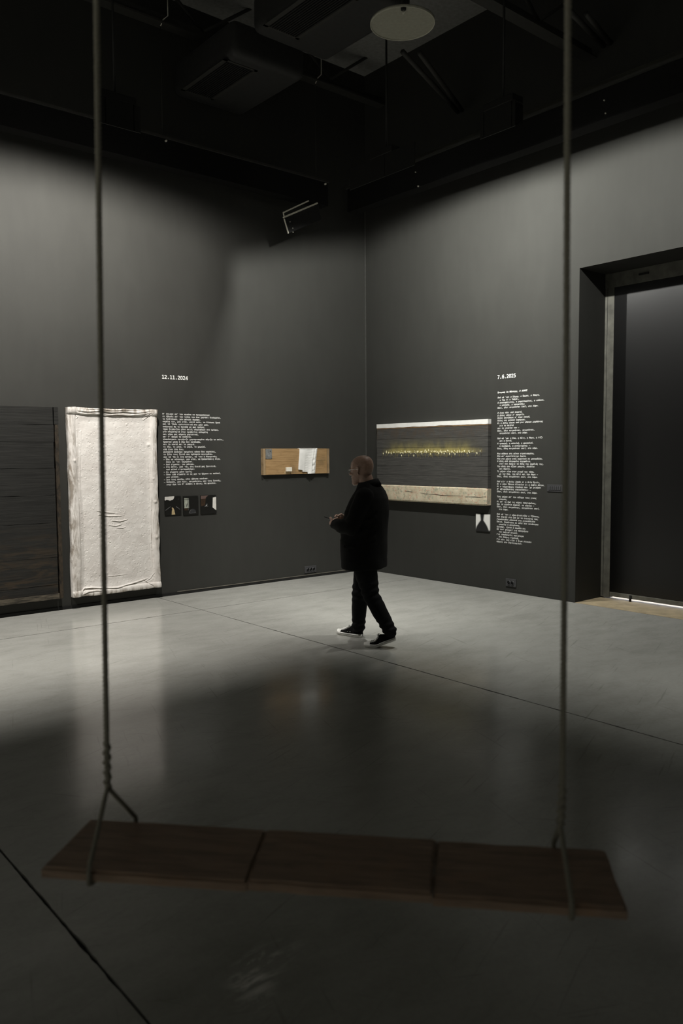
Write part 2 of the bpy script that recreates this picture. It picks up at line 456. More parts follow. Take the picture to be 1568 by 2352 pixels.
# lit room behind the door seen through the gap under it
struct(boxes('room_behind', [((.9, -6.7, -.14), (2.6, -3.4, -.002)), ((2.6, -6.7, -.14), (2.7, -3.4, 2.4)), ((.62, -6.7, 2.3), (2.7, -3.4, 2.4)), ((.62, -3.45, -.14), (2.6, -3.35, 2.4)), ((.62, -6.75, -.14), (2.6, -6.65, 2.4))],
      plain('white_next_room', (.7, .72, .76, 1), .6)))
lb = bpy.data.lights.new('next_room_lamp', 'POINT'); lb.energy = 160; lb.color = (.86, .90, 1.0); lb.shadow_soft_size = .15
lbo = bpy.data.objects.new('next_room_lamp', lb); COL.objects.link(lbo); lbo.location = (1.5, -4.4, 1.6)

# ------------------------------------------------------------------ ceiling steel, beams, wires, duct units
lbm = empty('hanging_beam', (-.0, -.5, 5.04), 'long black hanging beam along the top of the left wall, ending short of the corner', 'beam')
box('beam_body', (-12.5, 0, 0), (-1.105, .17, .30), MBEAM, lbm, .004)
box('flange', (-12.5, -.02, .30), (-1.10, .19, .325), MSTEEL, lbm)
for x in (-3.50, -1.27, -5.9, -8.3):
    tube('suspension_wire', [(x, .05, .325), (x+.005, .05, 1.62)], .0045, MSTEEL, lbm, 6)
    tube('wire_hook', [(x+.005, .05, 1.55), (x+.03, .03, 1.62), (x+.09, .03, 1.68), (x+.09, .03, 2.1)], .006, MPALE if x in (-3.5, -1.27) else MSTEEL, lbm, 6)
for x in (-3.49, -1.16):
    b_ = tube('bolt', [(x, -.024, .275), (x, .0, .275)], .012, MPALE, lbm, 8)  # pale colour stands in for the glint on the bolt
rbm = empty('hanging_beam', (-.70, 0, 5.05), 'long black hanging beam along the top of the right wall, under two olive duct lines', 'beam')
box('beam_body', (0, -12.5, 0), (.17, -.42, .31), MBEAM, rbm, .004)
box('flange', (-.03, -12.5, .31), (.20, -.40, .335), MSTEEL, rbm)
for y, z in ((-1.779, .01), (-1.734, .19), (-4.375, .06), (-4.358, .19), (-2.843, .295)):
    tube('bolt', [(-.014, y, z), (0, y, z)], .011 if z < .02 else .007, MPALE, rbm, 8)  # glint of each bolt head put into its pale colour
# olive duct lines on top of the right beam
t_ = empty('cable_tray', (-.62, 0, 5.42), 'dull olive cable tray running above the right wall beam', 'cable tray')
box('tray', (0, -12.5, 0), (.22, -1.0, .06), MOLIVE, t_, .004)
box('tray', (.25, -12.5, .12), (.45, -1.3, .17), MOLIVE, t_, .004)
# roof trusses: chords parallel to the left wall with diagonals, all black steel
def truss(x0, x1, y, z, label):
    t = empty('roof_truss', (0, y, z), label, 'truss')
    boxes('bottom_chord', [((x0, -.07, 0), (x1, .07, .02)), ((x0, -.008, .02), (x1, .008, .12))], MSTEEL, t)
    boxes('top_chord', [((x0, -.07, .88), (x1, .07, .90)), ((x0, -.008, .78), (x1, .008, .88))], MSTEEL, t)
    n = int((x1-x0)/.9)
    for i in range(n):
        a = x0+(x1-x0)*i/n; b = x0+(x1-x0)*(i+1)/n
        z0, z1 = (.10, .80) if i % 2 == 0 else (.80, .10)
        tube('web_bar', [(a, 0, z0), (b, 0, z1)], .022, MSTEEL, t, 6)
    return t
truss(-12.5, -.05, -.42, 6.62, 'black roof truss nearest the left wall, holding the beam wires')
truss(-12.5, -.05, -3.78, 6.03, 'black roof truss crossing the ceiling right of the white disc')
t_ = empty('roof_brace', (0, 0, 6.0), 'diagonal black roof brace behind the white ceiling disc', 'brace')
for k, o_ in enumerate((0, .16)):
    tube('brace_bar', [(-1.80+o_, -2.62-o_*.6, .02), (-.2, -1.98-o_*.4, .02)], .03, MSTEEL, t_, 6)
t_ = empty('roof_brace', (0, 0, 6.1), 'diagonal black roof brace beside the upper end of the right rope', 'brace')
for k, o_ in enumerate((0, .16)):
    tube('brace_bar', [(-.95+o_, -4.12-o_*.5, 0), (-.1, -3.96-o_*.5, 0)], .03, MSTEEL, t_, 6)
def duct_unit(loc, label):
    t = empty('duct_unit', loc, label, 'air unit')
    bm = bmesh.new(); box_bm(bm, (-.02, -.78, 0), (.95, .55, .38), .09, 4)
    link('housing', frombm(bm, 'housing', True), MDUCT, t)
    gx0, gx1, gy0, gy1 = -.06, -.02, -.62, .32
    g = boxes('grille_frame', [((-.03, gy0, -.006), (.0+.02, gy1, 0)), ((.36, gy0, -.006), (.40, gy1, 0)), ((-.03, gy0, -.006), (.40, gy0+.03, 0)), ((-.03, gy1-.03, -.006), (.40, gy1, 0))], MSTEEL, t)
    for i in range(12):
        x = .03+i*.028
        box('slat', (x, gy0+.03, -.012), (x+.012, gy1-.03, -.001), MBLK, g)
    return t
duct_unit((-3.24, -.80, 5.95), 'dark ceiling air unit with a slatted grille, nearer to the room corner')
duct_unit((-3.30, -2.55, 5.95), 'dark ceiling air unit with a slatted grille, cut by the top of the picture')
# round pale disc
dk = empty('ceiling_disc', (-3.045, -3.885, 5.40), 'round pale disc hanging flat under the dark ceiling', 'disc')
bm = bmesh.new(); tube_bm(bm, [(0, 0, 0), (0, 0, .012)], .270, 96)
link('disc_plate', frombm(bm, 'disc_plate'), m_disc(), dk)
bm = bmesh.new()
N_ = 96
for k in range(N_):
    a0, a1 = 2*math.pi*k/N_, 2*math.pi*(k+1)/N_
    q = [bm.verts.new((R_*math.cos(a), R_*math.sin(a), z)) for a in (a0, a1) for R_, z in ((.268, -.008), (.274, -.008), (.274, .014), (.268, .014))]
    for i in range(4):
        j = (i+1) % 4; bm.faces.new((q[i], q[j], q[4+j], q[4+i]))
bmesh.ops.remove_doubles(bm, verts=bm.verts[:], dist=1e-5); bmesh.ops.recalc_face_normals(bm, faces=bm.faces[:])
link('rim', frombm(bm, 'rim', True), plain('disc_rim', (.45, .44, .36, 1), .5), dk)
tube('mount_shadow_cap', [(-.169, -.183, -.02), (-.169, -.183, 0)], .022, MBLK, dk, 16)  # black cap standing for the hook mount and its shadow
tube('hook', [(-.14, -.15, -.03), (-.165, -.18, -.02), (-.135, -.165, -.028)], .004, MPALE, dk, 6)
tube('hanging_rod', [(0, 0, .012), (0, 0, 1.8)], .008, MSTEEL, dk, 8)

# box fixture with pale edge strips, hanging between the left beam and the wall
fx = empty('box_fixture', (-1.85, -.46, 4.55), 'tilted black box fixture with pale metal edges, hung under the end of the left beam', 'light fixture')
TL, BL, TR, BR = (.009, .202), (.076, .022), (.566, .487), (.637, .303)
exx, ezz = (1, 0, 0), (0, 0, 1)
prism('housing', [TL, BL, BR, TR], (0, -.03, 0), exx, ezz, -.05, plain('fixture_black', (.014, .014, .0135, 1), .7, spec=.2), fx)
def strip(name, a, b, w, y, mat=MPALE):
    v = Vector((b[0]-a[0], b[1]-a[1])); n = Vector((-v.y, v.x)).normalized()*w
    return prism(name, [a, b, (b[0]+n.x, b[1]+n.y), (a[0]+n.x, a[1]+n.y)], (0, y, 0), exx, ezz, .018, mat, fx)
strip('edge_strip', TL, TR, .020, -.030)
strip('edge_strip', (-.003, .259), (.406, .484), .016, -.045)
strip('edge_strip', (TL[0]+.004, TL[1]-.005), BL, .008, -.032)
strip('hinge', (-.004, .262), (.010, .208), .006, -.04)
for a in ((.115, .178), (.158, .105), (.161, .056)): 
    tube('screw', [(a[0], -.036, a[1]), (a[0], -.03, a[1])], .006, MPALE, fx, 8)
tube('hanging_rod', [(.60, .0, .40), (.60, .0, .49)], .012, MSTEEL, fx, 8)

# track spotlights: each a body, yoke, stem and its own lamp
MLAMP = plain('black_lamp_housing', (.014, .014, .013, 1), .5, spec=.3)
for lab, P, nxy, watts, top, soft, colr, cheek in SPOTS:
    # local x points to the wall; the back shield shades the middle of the room
    t = empty('wall_washer', P, lab, 'lamp', math.atan2(nxy[1], nxy[0]))
    sw_ = .20 if cheek > 0 else .50
    box('back_shield', (-.056, -sw_, -.20), (-.048, sw_, .03), MLAMP, t)
    if cheek:   # a negative value: a cheek on the right-hand side only
        for q in ((-1, 1) if cheek > 0 else (-1,)): prism('cheek', [(-.056, -.20), (.10, -.125), (.10, .03), (-.056, .03)], (0, q*abs(cheek), 0), (1, 0, 0), (0, 0, 1), .006, MLAMP, t)  # side plates added to trim the sideways spread of the beam
    box('lamp_housing', (-.056, -.17, .03), (.10, .17, .10), MLAMP, t, .01)
    tube('stem', [(.03, 0, .09), (.03, 0, 7.19-P[2])], .011, MLAMP, t, 8)
    L = bpy.data.lights.new('lamp', 'SPOT'); L.energy = watts; L.spot_size = math.radians(168); L.spot_blend = soft
    L.color = colr; L.shadow_soft_size = .034
    lo = bpy.data.objects.new('lamp', L); COL.objects.link(lo); lo.parent = t
    e_ = math.radians(top-84)
    lo.rotation_euler = Vector((math.cos(e_), 0, math.sin(e_))).to_track_quat('-Z', 'Y').to_euler()

# ------------------------------------------------------------------ wall pieces: outlets, switch plate
MPLT = plain('dark_grey_plastic', (.050, .050, .053, 1), .45, spec=.4)
MHOLE = plain('socket_black', (.004, .004, .004, 1), .5, spec=.2)
def outlet(loc, rz, wid, n, label, pitch):
    t = empty('wall_outlet', loc, label, 'outlet', rz)     # local: x along wall, -y out of the wall
    box('cover_plate', (-wid/2, -.012, -.05), (wid/2, 0, .05), MPLT, t, .004)
    for i in range(n):
        x = (i-(n-1)/2)*pitch
        s = tube('socket', [(x, -.0185, 0), (x, -.011, 0)], .020, MHOLE, t, 20)
        bm = bmesh.new()
        for k in range(20):
            a0, a1 = 2*math.pi*k/20, 2*math.pi*(k+1)/20
            q = [bm.verts.new((x+R_*math.cos(a), y, R_*math.sin(a))) for a in (a0, a1) for R_, y in ((.020, -.012), (.0215, -.021), (.025, -.021), (.0265, -.012))]
            for c in range(3): bm.faces.new((q[c], q[c+1], q[c+5], q[c+4]))
        bmesh.ops.remove_doubles(bm, verts=bm.verts[:], dist=1e-5); bmesh.ops.recalc_face_normals(bm, faces=bm.faces[:])
        link('socket_rim', frombm(bm, 'socket_rim', True), MPLT, s)
outlet((-1.08, 0, .115), 0, .210, 3, 'dark triple socket outlet low on the left wall', .052)
outlet((0, -2.712, .125), -math.pi/2, .160, 2, 'dark double socket outlet low on the right wall', .055)
sw = empty('switch_plate', (0, -3.345, 1.328), 'black plate of light switches on the right wall beside the door', 'switch', -math.pi/2)
box('cover_plate', (-.11, -.010, -.042), (.11, 0, .042), MPLT, sw, .004)
for i in range(6):
    box('switch', (-.084+i*.028, -.017, -.022), (-.059+i*.028, -.009, .024), MPLT, sw, .003)

# ------------------------------------------------------------------ lettering on the walls
font = None
try:
    font = bpy.data.fonts.load(os.path.join(bpy.utils.system_resource('DATAFILES', path='fonts'), 'DejaVuSansMono.woff2'))
except Exception:
    font = None
def text_mesh(body, pitch, bold=0.0, shear=0.0, sy=1.0):
    c = bpy.data.curves.new('t', 'FONT')
    if font: c.font = font
    c.size = 1; c.body = body; c.offset = bold; c.shear = shear; c.resolution_u = 2; c.fill_mode = 'FRONT'
    o = bpy.data.objects.new('t', c); COL.objects.link(o)
    dg = bpy.context.evaluated_depsgraph_get(); dg.update()
    me = bpy.data.meshes.new_from_object(o.evaluated_get(dg)); bpy.data.objects.remove(o); bpy.data.curves.remove(c)
    s = pitch/ADV
    me.transform(Matrix.Diagonal((s, s*sy, 1, 1)))
    return me
def adv():
    def wid(b):
        c = bpy.data.curves.new('t', 'FONT'); 
        if font: c.font = font
        c.size = 1; c.body = b; o = bpy.data.objects.new('t', c); COL.objects.link(o)
        dg = bpy.context.evaluated_depsgraph_get(); dg.update()
        me = bpy.data.meshes.new_from_object(o.evaluated_get(dg)); bpy.data.objects.remove(o)
        xs = [v.co.x for v in me.vertices]; return max(xs)-min(xs)
    return (wid('H'*11)-wid('H'))/10
ADV = adv()
LEFT = """Μ' έπιασε απ' τον αγκώνα να προχωρήσουμε
κι έβγαλε απ' την τσέπη του ένα χαρτάκι διπλωμένο,
το ξεδίπλωσε, μου φάνηκε άγραφο,
«κράτα το», μου είπε, «αυτό εσύ», το δίπλωσε ξανά
και τό 'βαλε εμπιστευτικά στο χέρι μου,
σκέφτηκα θα το ξαναδώ με φως ημέρας,
τώρα ξεχώριζαν μόνο σκιές οπωροφόρων στο ημίφως,
μία κληματαριά στην κρεβατίνα απλωμένη
και γύρω μας αόρατα μυριστικά,
απ' τ' άρωμα τα υπέθετα,
πλακόστρωτο τριγύριζε χορταριασμένο σύριζα το σπίτι,
ήμασταν μέσα ή έξω δεν κατάλαβα,
και το κοντά και το μακριά,
το έξω, το μέσα, το ψηλά, το χαμηλά,
εδώ ήταν όλα ένα…
ψηλαφητά βρήκαμε αφημένες κάπου δυο καρέκλες,
το ξύλο τους ζεστό σαν πρόσφατα αγγιγμένο…
σαν νά 'δα κι ένα αστέρι, νά 'ταν ο Αυγερινός;
– Έλα να κάτσουμε, μου είπε, να ξαποστάσεις λίγο,
  όπου να 'ναι ξημερώνει.
– Πού είμαστε; τον ρώτησα.
– Στο σπίτι, μού 'πε, στη δικιά μας ξενιτειά,
  πού αλλού ν'ανταμωθούμε;
– Κι είμαστε μόνο εμείς;
– Όλοι εδώ είμαστε κι ας μην το ξέρουν οι πολλοί,
  μου γέλασε.
– Δεν τους ακούω… ούτε έβλεπα κανέναν.
– Ησύχασε, μου λέει, κοιμούνται… μην τους ξυπνάς…
  στην ώρα του θ' ανέβει ο ήλιος… θα φανούνε.""".split('\n')
RIGHT = """*Έντγκαρ Λη Μάστερς, Ο ΛΟΦΟΣ

Πού νά 'ναι ο Έλμερ, ο Έρμαν, ο Μπερτ,
  ο Τομ κι ο Τσάρλι,
Ο αναποφάσιστος, ο μπρατσωμένος, ο κλόουν,
  ο μπεκρής, ο καυγατζής;
Όλοι, όλοι κοιμούνται εκεί, στο λόφο.

Ο ένας πάει από πυρετό,
Ο άλλος κάηκε σ' ορυχείο,
Άλλος σκοτώθηκε σ' έναν καυγά,
Άλλος στη φυλακή ξεψύχησε,
Κι ο άλλος έπεσε από μια γέφυρα μοχθώντας
  για τα παιδιά
και τη γυναίκα του –
Όλοι, όλοι κοιμούνται, κοιμούνται,
  κοιμούνται εκεί, στο λόφο.

Πού νά 'ναι η Έλα, η Κέιτ, η Μαγκ, η Λίζι
  και η Έντιθ,
Η τρυφερή, η απλοϊκή, η φωνακλού,
  η περήφανη, η ευτυχισμένη; –
Όλες, όλες κοιμούνται εκεί, στο λόφο.

Μια πέθανε στη γέννα ντροπιασμένη,
Μία απ' αναντίστοιχο έρωτα,
Μία στα χέρια ενός αγροίκου σε μπουρδέλο,
Η άλλη από πληγωμένη περηφάνια,
  εκεί που έψαχνε τα θέλω της καρδιάς της,
Την άλλη που έζησε μακριά, Λονδίνο
  και Παρίσι,
Τη φέραν πίσω στον μικρό της τόπο,
  με την Έλα, την Κέιτ και την Μαγκ –
Όλες, όλες κοιμούνται εκεί, στο λόφο.

Πού είν' ο θείος Ισαάκ κι η θεία Έμιλι,
Κι ο γέρο Τάουνυ Κίνκεϊντ κι η Σεβίν Χότον,
Κι ο ταγματάρχης Γουόκερ που 'χε μιλήσει
Μ' αξιοσέβαστους επαναστάτες; –
Όλοι, όλοι κοιμούνται εκεί, στο λόφο.

Τους φέραν απ' τον πόλεμο τους γιους
  νεκρούς,
Κι απ' τη ζωή τις κόρες τσακισμένες,
Και τα εγγόνια ορφανά, να κλαίνε –
Όλοι, όλοι κοιμούνται, κοιμούνται εκεί,
  στο λόφο.

Πού νά 'ναι ο γέρο-βιολιτζής ο Τζόουνς,
Που έπαιζε στη ζωή ως τα ενενήντα του,
Γυμνόστηθος μπροστά στη χιονοθύελλα
Έπινε, ξεφάντωνε κι ούτε που νοιάστηκε
  γυναίκα ή απογόνους,
Χρυσάφι, έρωτα ή παράδεισο;
Νά τον! φλυαρεί για πανηγύρια
  του παλιού καιρού,
Για ιπποδρομίες παλιότερα
  στο Κλάρις Γκρόουβ,
Για κάτι που είπε ο Έιμπ Λίνκολν
Κάποτε στο Σπρίνγκφιλντ.""".split('\n')
def poem(root, lines, pitch, z0, z1, shear, bold, sy):
    n = len(lines)
    for i, ln in enumerate(lines):
        if not ln.strip(): continue
        z = z0+(z1-z0)*i/(n-1)
        bl = ln.startswith('*'); ln = ln.lstrip('*')
        ind = len(ln)-len(ln.lstrip()); ln = ln.strip()
        me = text_mesh(ln, pitch, bold, shear, sy)
        if bl:   # heavier heading: a second copy of the letters a hair to the side
            hb_ = bmesh.new(); hb_.from_mesh(me); me.transform(Matrix.Translation((.0016, .0006, .0001))); hb_.from_mesh(me); hb_.to_mesh(me); hb_.free()
        o = link('text_line', me, MTEXT, root, (ind*pitch, -.0012, z)); o.rotation_euler = (math.pi/2, 0, 0); o['kind'] = 'stuff'
t_ = empty('wall_poem', (-3.345, 0, 0), 'white Greek poem in a single block on the left wall beside the white panel', 'lettering')
poem(t_, LEFT, .01662, 2.247, 1.378, 0, .016, .90)
t_ = empty('wall_poem', (0, -2.475, 0), 'white slanted Greek poem in stanzas on the right wall beside the door', 'lettering', -math.pi/2)
poem(t_, RIGHT, .01675, 2.494, .618, .2, .016, .92)
def date(s, loc, rz, pitch, label):
    t = empty('wall_date', loc, label, 'lettering', rz)
    for i, ch in enumerate(s):
        o = link('full_stop' if ch == '.' else 'digit', text_mesh('O' if ch == '0' else ch, pitch, .022), MTEXT, t, (i*pitch, -.0012, 0)); o.rotation_euler = (math.pi/2, 0, 0)
date('12.11.2024', (-3.345, 0, 2.684), 0, .0362, 'white date 12.11.2024 high above the left wall poem')
date('7.6.2025', (0, -2.470, 2.675), -math.pi/2, .0358, 'white date 7.6.2025 high above the right wall poem')

# ------------------------------------------------------------------ artworks on the left wall
# 1 dark plank panel (runs out of the picture on the left)
dp = empty('plank_panel', (-6.05, -.002, .145), 'tall dark plank panel leaning out of the picture at the left edge', 'artwork')
dp['label'] = 'tall dark plank panel hung on the left wall, cut off at the left edge'
MDP = m_darkplank(); Wd = 1.395
edges = [0, .16, .47, .86, 1.17, 1.47, 1.76, 1.95, 2.145]
for i in range(len(edges)-1):
    z0, z1 = edges[i]+.0015, edges[i+1]-.0015
    bm = bmesh.new()
    yo = -.055-random.uniform(0, .006); x1 = Wd-.06+random.uniform(-.004, .004)
    n = 26; top = []; bot = []
    for k in range(n+1):
        x = x1*k/n
        top.append((x, z1+mnoise.noise(Vector((x*4, z1*7, 0)))*.004)); bot.append((x, z0+mnoise.noise(Vector((x*4, z0*7, 3)))*.004))
    loop = bot+top[::-1]
    a = [bm.verts.new((p[0], yo, p[1])) for p in loop]; b = [bm.verts.new((p[0], -.01, p[1])) for p in loop]
    m_ = len(loop)
    for k in range(n): bm.faces.new((a[k], a[k+1], a[m_-2-k], a[m_-1-k])) ; bm.faces.new((b[k+1], b[k], b[m_-1-k], b[m_-2-k]))
    for k in range(m_): bm.faces.new((a[(k+1) % m_], a[k], b[k], b[(k+1) % m_]))
    bmesh.ops.recalc_face_normals(bm, faces=bm.faces[:])
    link('plank', frombm(bm, 'plank'), MDP, dp)
box('backing_board', (.02, -.02, .01), (Wd-.05, 0, 2.14), MBLK, dp)
def wobble_strip(name, p0, p1, wdt, y0, y1, mat, parent, amp=.004, n=40, seed=0):
    """board from p0 to p1 (x, z) with ragged edges"""
    p0 = Vector(p0); p1 = Vector(p1); t = (p1-p0).normalized(); nn = Vector((-t.y, t.x))
    A, B = [], []
    for k in range(n+1):
        c = p0.lerp(p1, k/n); u = k*.35
        A.append(c+nn*(wdt/2+mnoise.noise(Vector((u, seed, 0)))*amp)); B.append(c-nn*(wdt/2+mnoise.noise(Vector((u, seed, 9)))*amp))
    bm = bmesh.new(); R = []
    for a, b in zip(A, B):
        R.append([bm.verts.new((a.x, y0, a.y)), bm.verts.new((b.x, y0, b.y)), bm.verts.new((b.x, y1, b.y)), bm.verts.new((a.x, y1, a.y))])
    for r_, s_ in zip(R, R[1:]):
        for k in range(4): bm.faces.new((r_[k], r_[(k+1) % 4], s_[(k+1) % 4], s_[k]))
    bm.faces.new(R[0]); bm.faces.new(R[-1][::-1]); bmesh.ops.recalc_face_normals(bm, faces=bm.faces[:])
    return link(name, frombm(bm, name), mat, parent)
MEDG = m_worn('worn_brown_batten', (.014, .013, .011), (.060, .044, .028), 6, 3)
wobble_strip('edge_batten', (Wd-.028, -.002), (Wd-.028, 1.95), .040, -.068, 0, MEDG, dp, .006, 44, 2)
wobble_strip('edge_batten', (Wd-.028, 1.955), (Wd-.028, 2.146), .048, -.062, 0, MDP, dp, .003, 8, 4)
wobble_strip('bottom_batten', (0, .03), (Wd-.055, .03), .058, -.070, 0, m_worn('worn_grey_batten', (.025, .023, .018), (.135, .115, .085), 1.2, 9), dp, .006, 44, 6)

# 2 white plastered panel
wp = empty('plaster_panel', (-4.555, 0, .135), 'tall white plastered panel with wrinkled edges on the left wall', 'artwork')
WW, WH = 1.095, 2.16
NU, NV = 320, 620
U, V = np.meshgrid(np.linspace(0, 1, NU), np.linspace(0, 1, NV))
X = U*WW; Z = V*WH
def sst(x, a, b):
    t = np.clip((x-a)/(b-a), 0, 1); return t*t*(3-2*t)
def fbm(scale, seed, oct=4):
    r = np.random.default_rng(seed); out = np.zeros_like(X)
    for k in range(oct):
        for j in range(5):
            a = r.uniform(0, 6.28); f = scale*2**k*r.uniform(.7, 1.4); ph = r.uniform(0, 6.28)
            out += np.sin((X*math.cos(a)+Z*math.sin(a))*f*6.28+ph)/(2**k*5)
    return out
hgt = np.zeros_like(X)
# rim: rolled edges
lw = .092+.010*np.sin(Z*3)+.006*fbm(1, 3)
hgt += .030*np.sqrt(np.clip(1-((X-lw*.5)/(lw*.62))**2, 0, 1))
rw = .075+.012*fbm(1.2, 5); xr_ = WW-X
hgt += .026*np.sqrt(np.clip(1-((xr_-rw*.5)/(rw*.65))**2, 0, 1))
zt = WH-Z; hgt += .024*np.sqrt(np.clip(1-((zt-.03)/.045)**2, 0, 1))
hgt += .022*np.sqrt(np.clip(1-((Z-.025)/.042)**2, 0, 1))
hgt -= .010*sst(X, .09, .16)*sst(xr_, .07, .15)*sst(zt, .07, .16)*sst(Z, .06, .16)
hgt += .0022*fbm(2.0, 11)+.0012*fbm(9, 12, 3)
# pimples
for k in range(1100):
    px_, pz_ = rng.uniform(.10, 1.02), rng.uniform(.08, 2.04)
    s_ = rng.uniform(.0030, .0048); a_ = rng.uniform(.0013, .0036)*(1 if rng.random() < .6 else -1.2)
    i0, i1 = max(0, int((px_-.03)/WW*NU)), min(NU, int((px_+.03)/WW*NU)+2); j0, j1 = max(0, int((pz_-.03)/WH*NV)), min(NV, int((pz_+.03)/WH*NV)+2)
    sx, sz = X[j0:j1, i0:i1], Z[j0:j1, i0:i1]
    hgt[j0:j1, i0:i1] += a_*np.exp(-((sx-px_)**2+(sz-pz_)**2)/(2*s_*s_))
def zoom_uv(zx, zy):
    v = .5
    for _ in range(4):
        xl = 620+(668-620)*v; xr2 = 1440+(1465-1440)*v; uq = (zx-xl)/(xr2-xl)
        yt = 142+23*uq; yb = 1893-93*uq; v = (zy-yt)/(yb-yt)
    return uq*WW, (1-v)*WH
def ridge(pts, amp, wd, dark=True):
    P = [zoom_uv(*p) for p in pts]
    best = np.full(X.shape, 9.0); sgn = np.zeros_like(X); tt = np.zeros_like(X)
    n = len(P)-1
    for i in range(n):
        ax_, az_ = P[i]; bx_, bz_ = P[i+1]; L2 = (bx_-ax_)**2+(bz_-az_)**2+1e-9
        t = np.clip(((X-ax_)*(bx_-ax_)+(Z-az_)*(bz_-az_))/L2, 0, 1)
        dx, dz = X-(ax_+t*(bx_-ax_)), Z-(az_+t*(bz_-az_)); dd = np.sqrt(dx*dx+dz*dz)
        m = dd < best; best = np.where(m, dd, best); sgn = np.where(m, np.where(dz > 0, 1, -1), sgn); tt = np.where(m, (i+t)/n, tt)
    env = np.sin(np.clip(tt, 0, 1)*math.pi)**.5
    return env*(amp*np.exp(-(best/wd)**2)*np.where(sgn > 0, 1.0, 1.0)-amp*.9*np.exp(-((best-1.6*wd)/wd)**2)*(sgn < 0))
R_ = [([(690, 190), (760, 205), (850, 195), (950, 215), (1060, 205), (1180, 215), (1290, 205), (1390, 190)], .014, .008),
      ([(700, 175), (800, 180), (900, 170), (1000, 185), (1120, 180), (1250, 190), (1400, 175)], .012, .008),
      ([(780, 160), (880, 155), (1000, 168), (1150, 165), (1300, 172)], .009, .007),
      ([(1290, 235), (1340, 215), (1395, 190)], .008, .006), ([(1310, 260), (1360, 225), (1400, 195)], .006, .005),
      ([(695, 215), (712, 235), (700, 250)], .006, .005),
      ([(880, 1090), (960, 1102), (1050, 1112)], .008, .006), ([(900, 1125), (980, 1138), (1110, 1138)], .009, .006),
      ([(1010, 1180), (1090, 1188), (1165, 1168)], .010, .006), ([(990, 1222), (1050, 1230), (1110, 1215)], .008, .006),
      ([(1060, 1252), (1110, 1250), (1145, 1240)], .006, .005),
      ([(735, 1865), (760, 1815), (830, 1800), (930, 1805), (1060, 1800), (1180, 1770), (1280, 1740), (1355, 1715)], .015, .008),
      ([(745, 1868), (800, 1838), (870, 1825), (915, 1830)], .012, .007), ([(730, 1850), (770, 1805), (850, 1800)], .008, .006),
      ([(960, 1700), (1050, 1692), (1150, 1680)], .004, .006), ([(1290, 1715), (1350, 1760), (1395, 1785)], .008, .006),
      ([(1330, 1740), (1370, 1720), (1410, 1660)], .006, .006),
      ([(715, 300), (705, 700), (712, 1100), (720, 1500)], .005, .008), ([(745, 350), (735, 700), (740, 1200)], .0035, .006),
      ([(1385, 300), (1378, 650), (1385, 1000), (1380, 1400), (1395, 1700)], .005, .007), ([(1410, 1050), (1395, 1300), (1405, 1600)], .005, .006),
      ([(1395, 320), (1405, 520), (1395, 800)], .004, .006)]
for pts, a_, w_ in R_: hgt += ridge(pts, a_*.95, w_*.85)
for kx, kz, a_, s_ in ((.99, 1.74, .014, .014), (1.045, 1.05, .012, .012), (1.05, .62, .016, .016), (.06, 1.56, .010, .012), (1.03, 1.33, .008, .010)):
    hgt += a_*np.exp(-((X-kx)**2+(Z-kz)**2)/(2*s_*s_))
Y = -(.058+hgt)
edge_r = .010*np.interp(Z[:, 0], np.linspace(0, WH, 28), rng.uniform(-1, .6, 28)); edge_l = .006*np.interp(Z[:, 0], np.linspace(0, WH, 16), rng.uniform(-1, 1, 16))
Xw = X+edge_r[:, None]*U**6+edge_l[:, None]*(1-U)**6
Zw = Z+(.006*np.interp(X[0], np.linspace(0, WW, 14), rng.uniform(-1, 1, 14)))[None, :]*(V**20+(1-V)**20)
def grid_mesh(name, Xg, Yg, Zg, back, mat, parent):
    nv, nu = Xg.shape; co = np.stack([Xg.ravel(), Yg.ravel(), Zg.ravel()], 1)
    idx = np.arange(nv*nu).reshape(nv, nu)
    q = np.stack([idx[:-1, :-1], idx[:-1, 1:], idx[1:, 1:], idx[1:, :-1]], -1).reshape(-1, 4)
    rim = np.concatenate([idx[0, :], idx[1:, -1], idx[-1, -2::-1], idx[-2:0:-1, 0]])
    bk = co[rim].copy(); bk[:, 1] = back; off = len(co); nb = len(rim)
    side = [(int(rim[i]), off+i, off+(i+1) % nb, int(rim[(i+1) % nb])) for i in range(nb)]
    me = bpy.data.meshes.new(name); me.from_pydata(np.concatenate([co, bk]).tolist(), [], q.tolist()+side); me.update(); smooth(me)
    return link(name, me, mat, parent)
grid_mesh('plaster_skin', Xw, Y, Zw, -.012, m_skin(), wp)
MBT = plain('raw_batten_wood', (.20, .15, .10, 1), .8)
boxes('backing_frame', [((.02, -.05, .02), (.09, 0, 2.13)), ((1.0, -.05, .02), (1.07, 0, 2.13)), ((.02, -.05, .02), (1.07, 0, .08)), ((.02, -.05, 2.07), (1.07, 0, 2.13))], MBT, wp)

# 3 small pine board relief
wb = empty('board_relief', (-1.90, 0, 1.475), 'small horizontal pine board relief with a white cloth, on the left wall near the corner', 'artwork')
MOW = m_oldwood(); MOW2 = m_worn('pale_end_batten', (.22, .15, .08), (.36, .26, .15), 8, 2)
ZB = [0, .178, .354]
for i in range(2):
    bm = bmesh.new(); box_bm(bm, (.035, -.045, ZB[i]+(.0006 if i else 0)), (1.105, 0, ZB[i+1]), .002, 1); link('plank', frombm(bm, 'plank'), MOW, wb)
wobble_strip('end_batten', (.017, 0), (.017, .354), .034, -.055, 0, MOW2, wb, .002, 14, 1)
wobble_strip('end_batten', (1.124, 0), (1.124, .354), .036, -.055, 0, MOW2, wb, .002, 14, 3)
mp = box('metal_plate', (.043, -.050, .214), (.146, -.044, .350), plain('dull_zinc_plate', (.20, .205, .20, 1), .5, metal=.3, var=.4, scale=30), wb, .001)
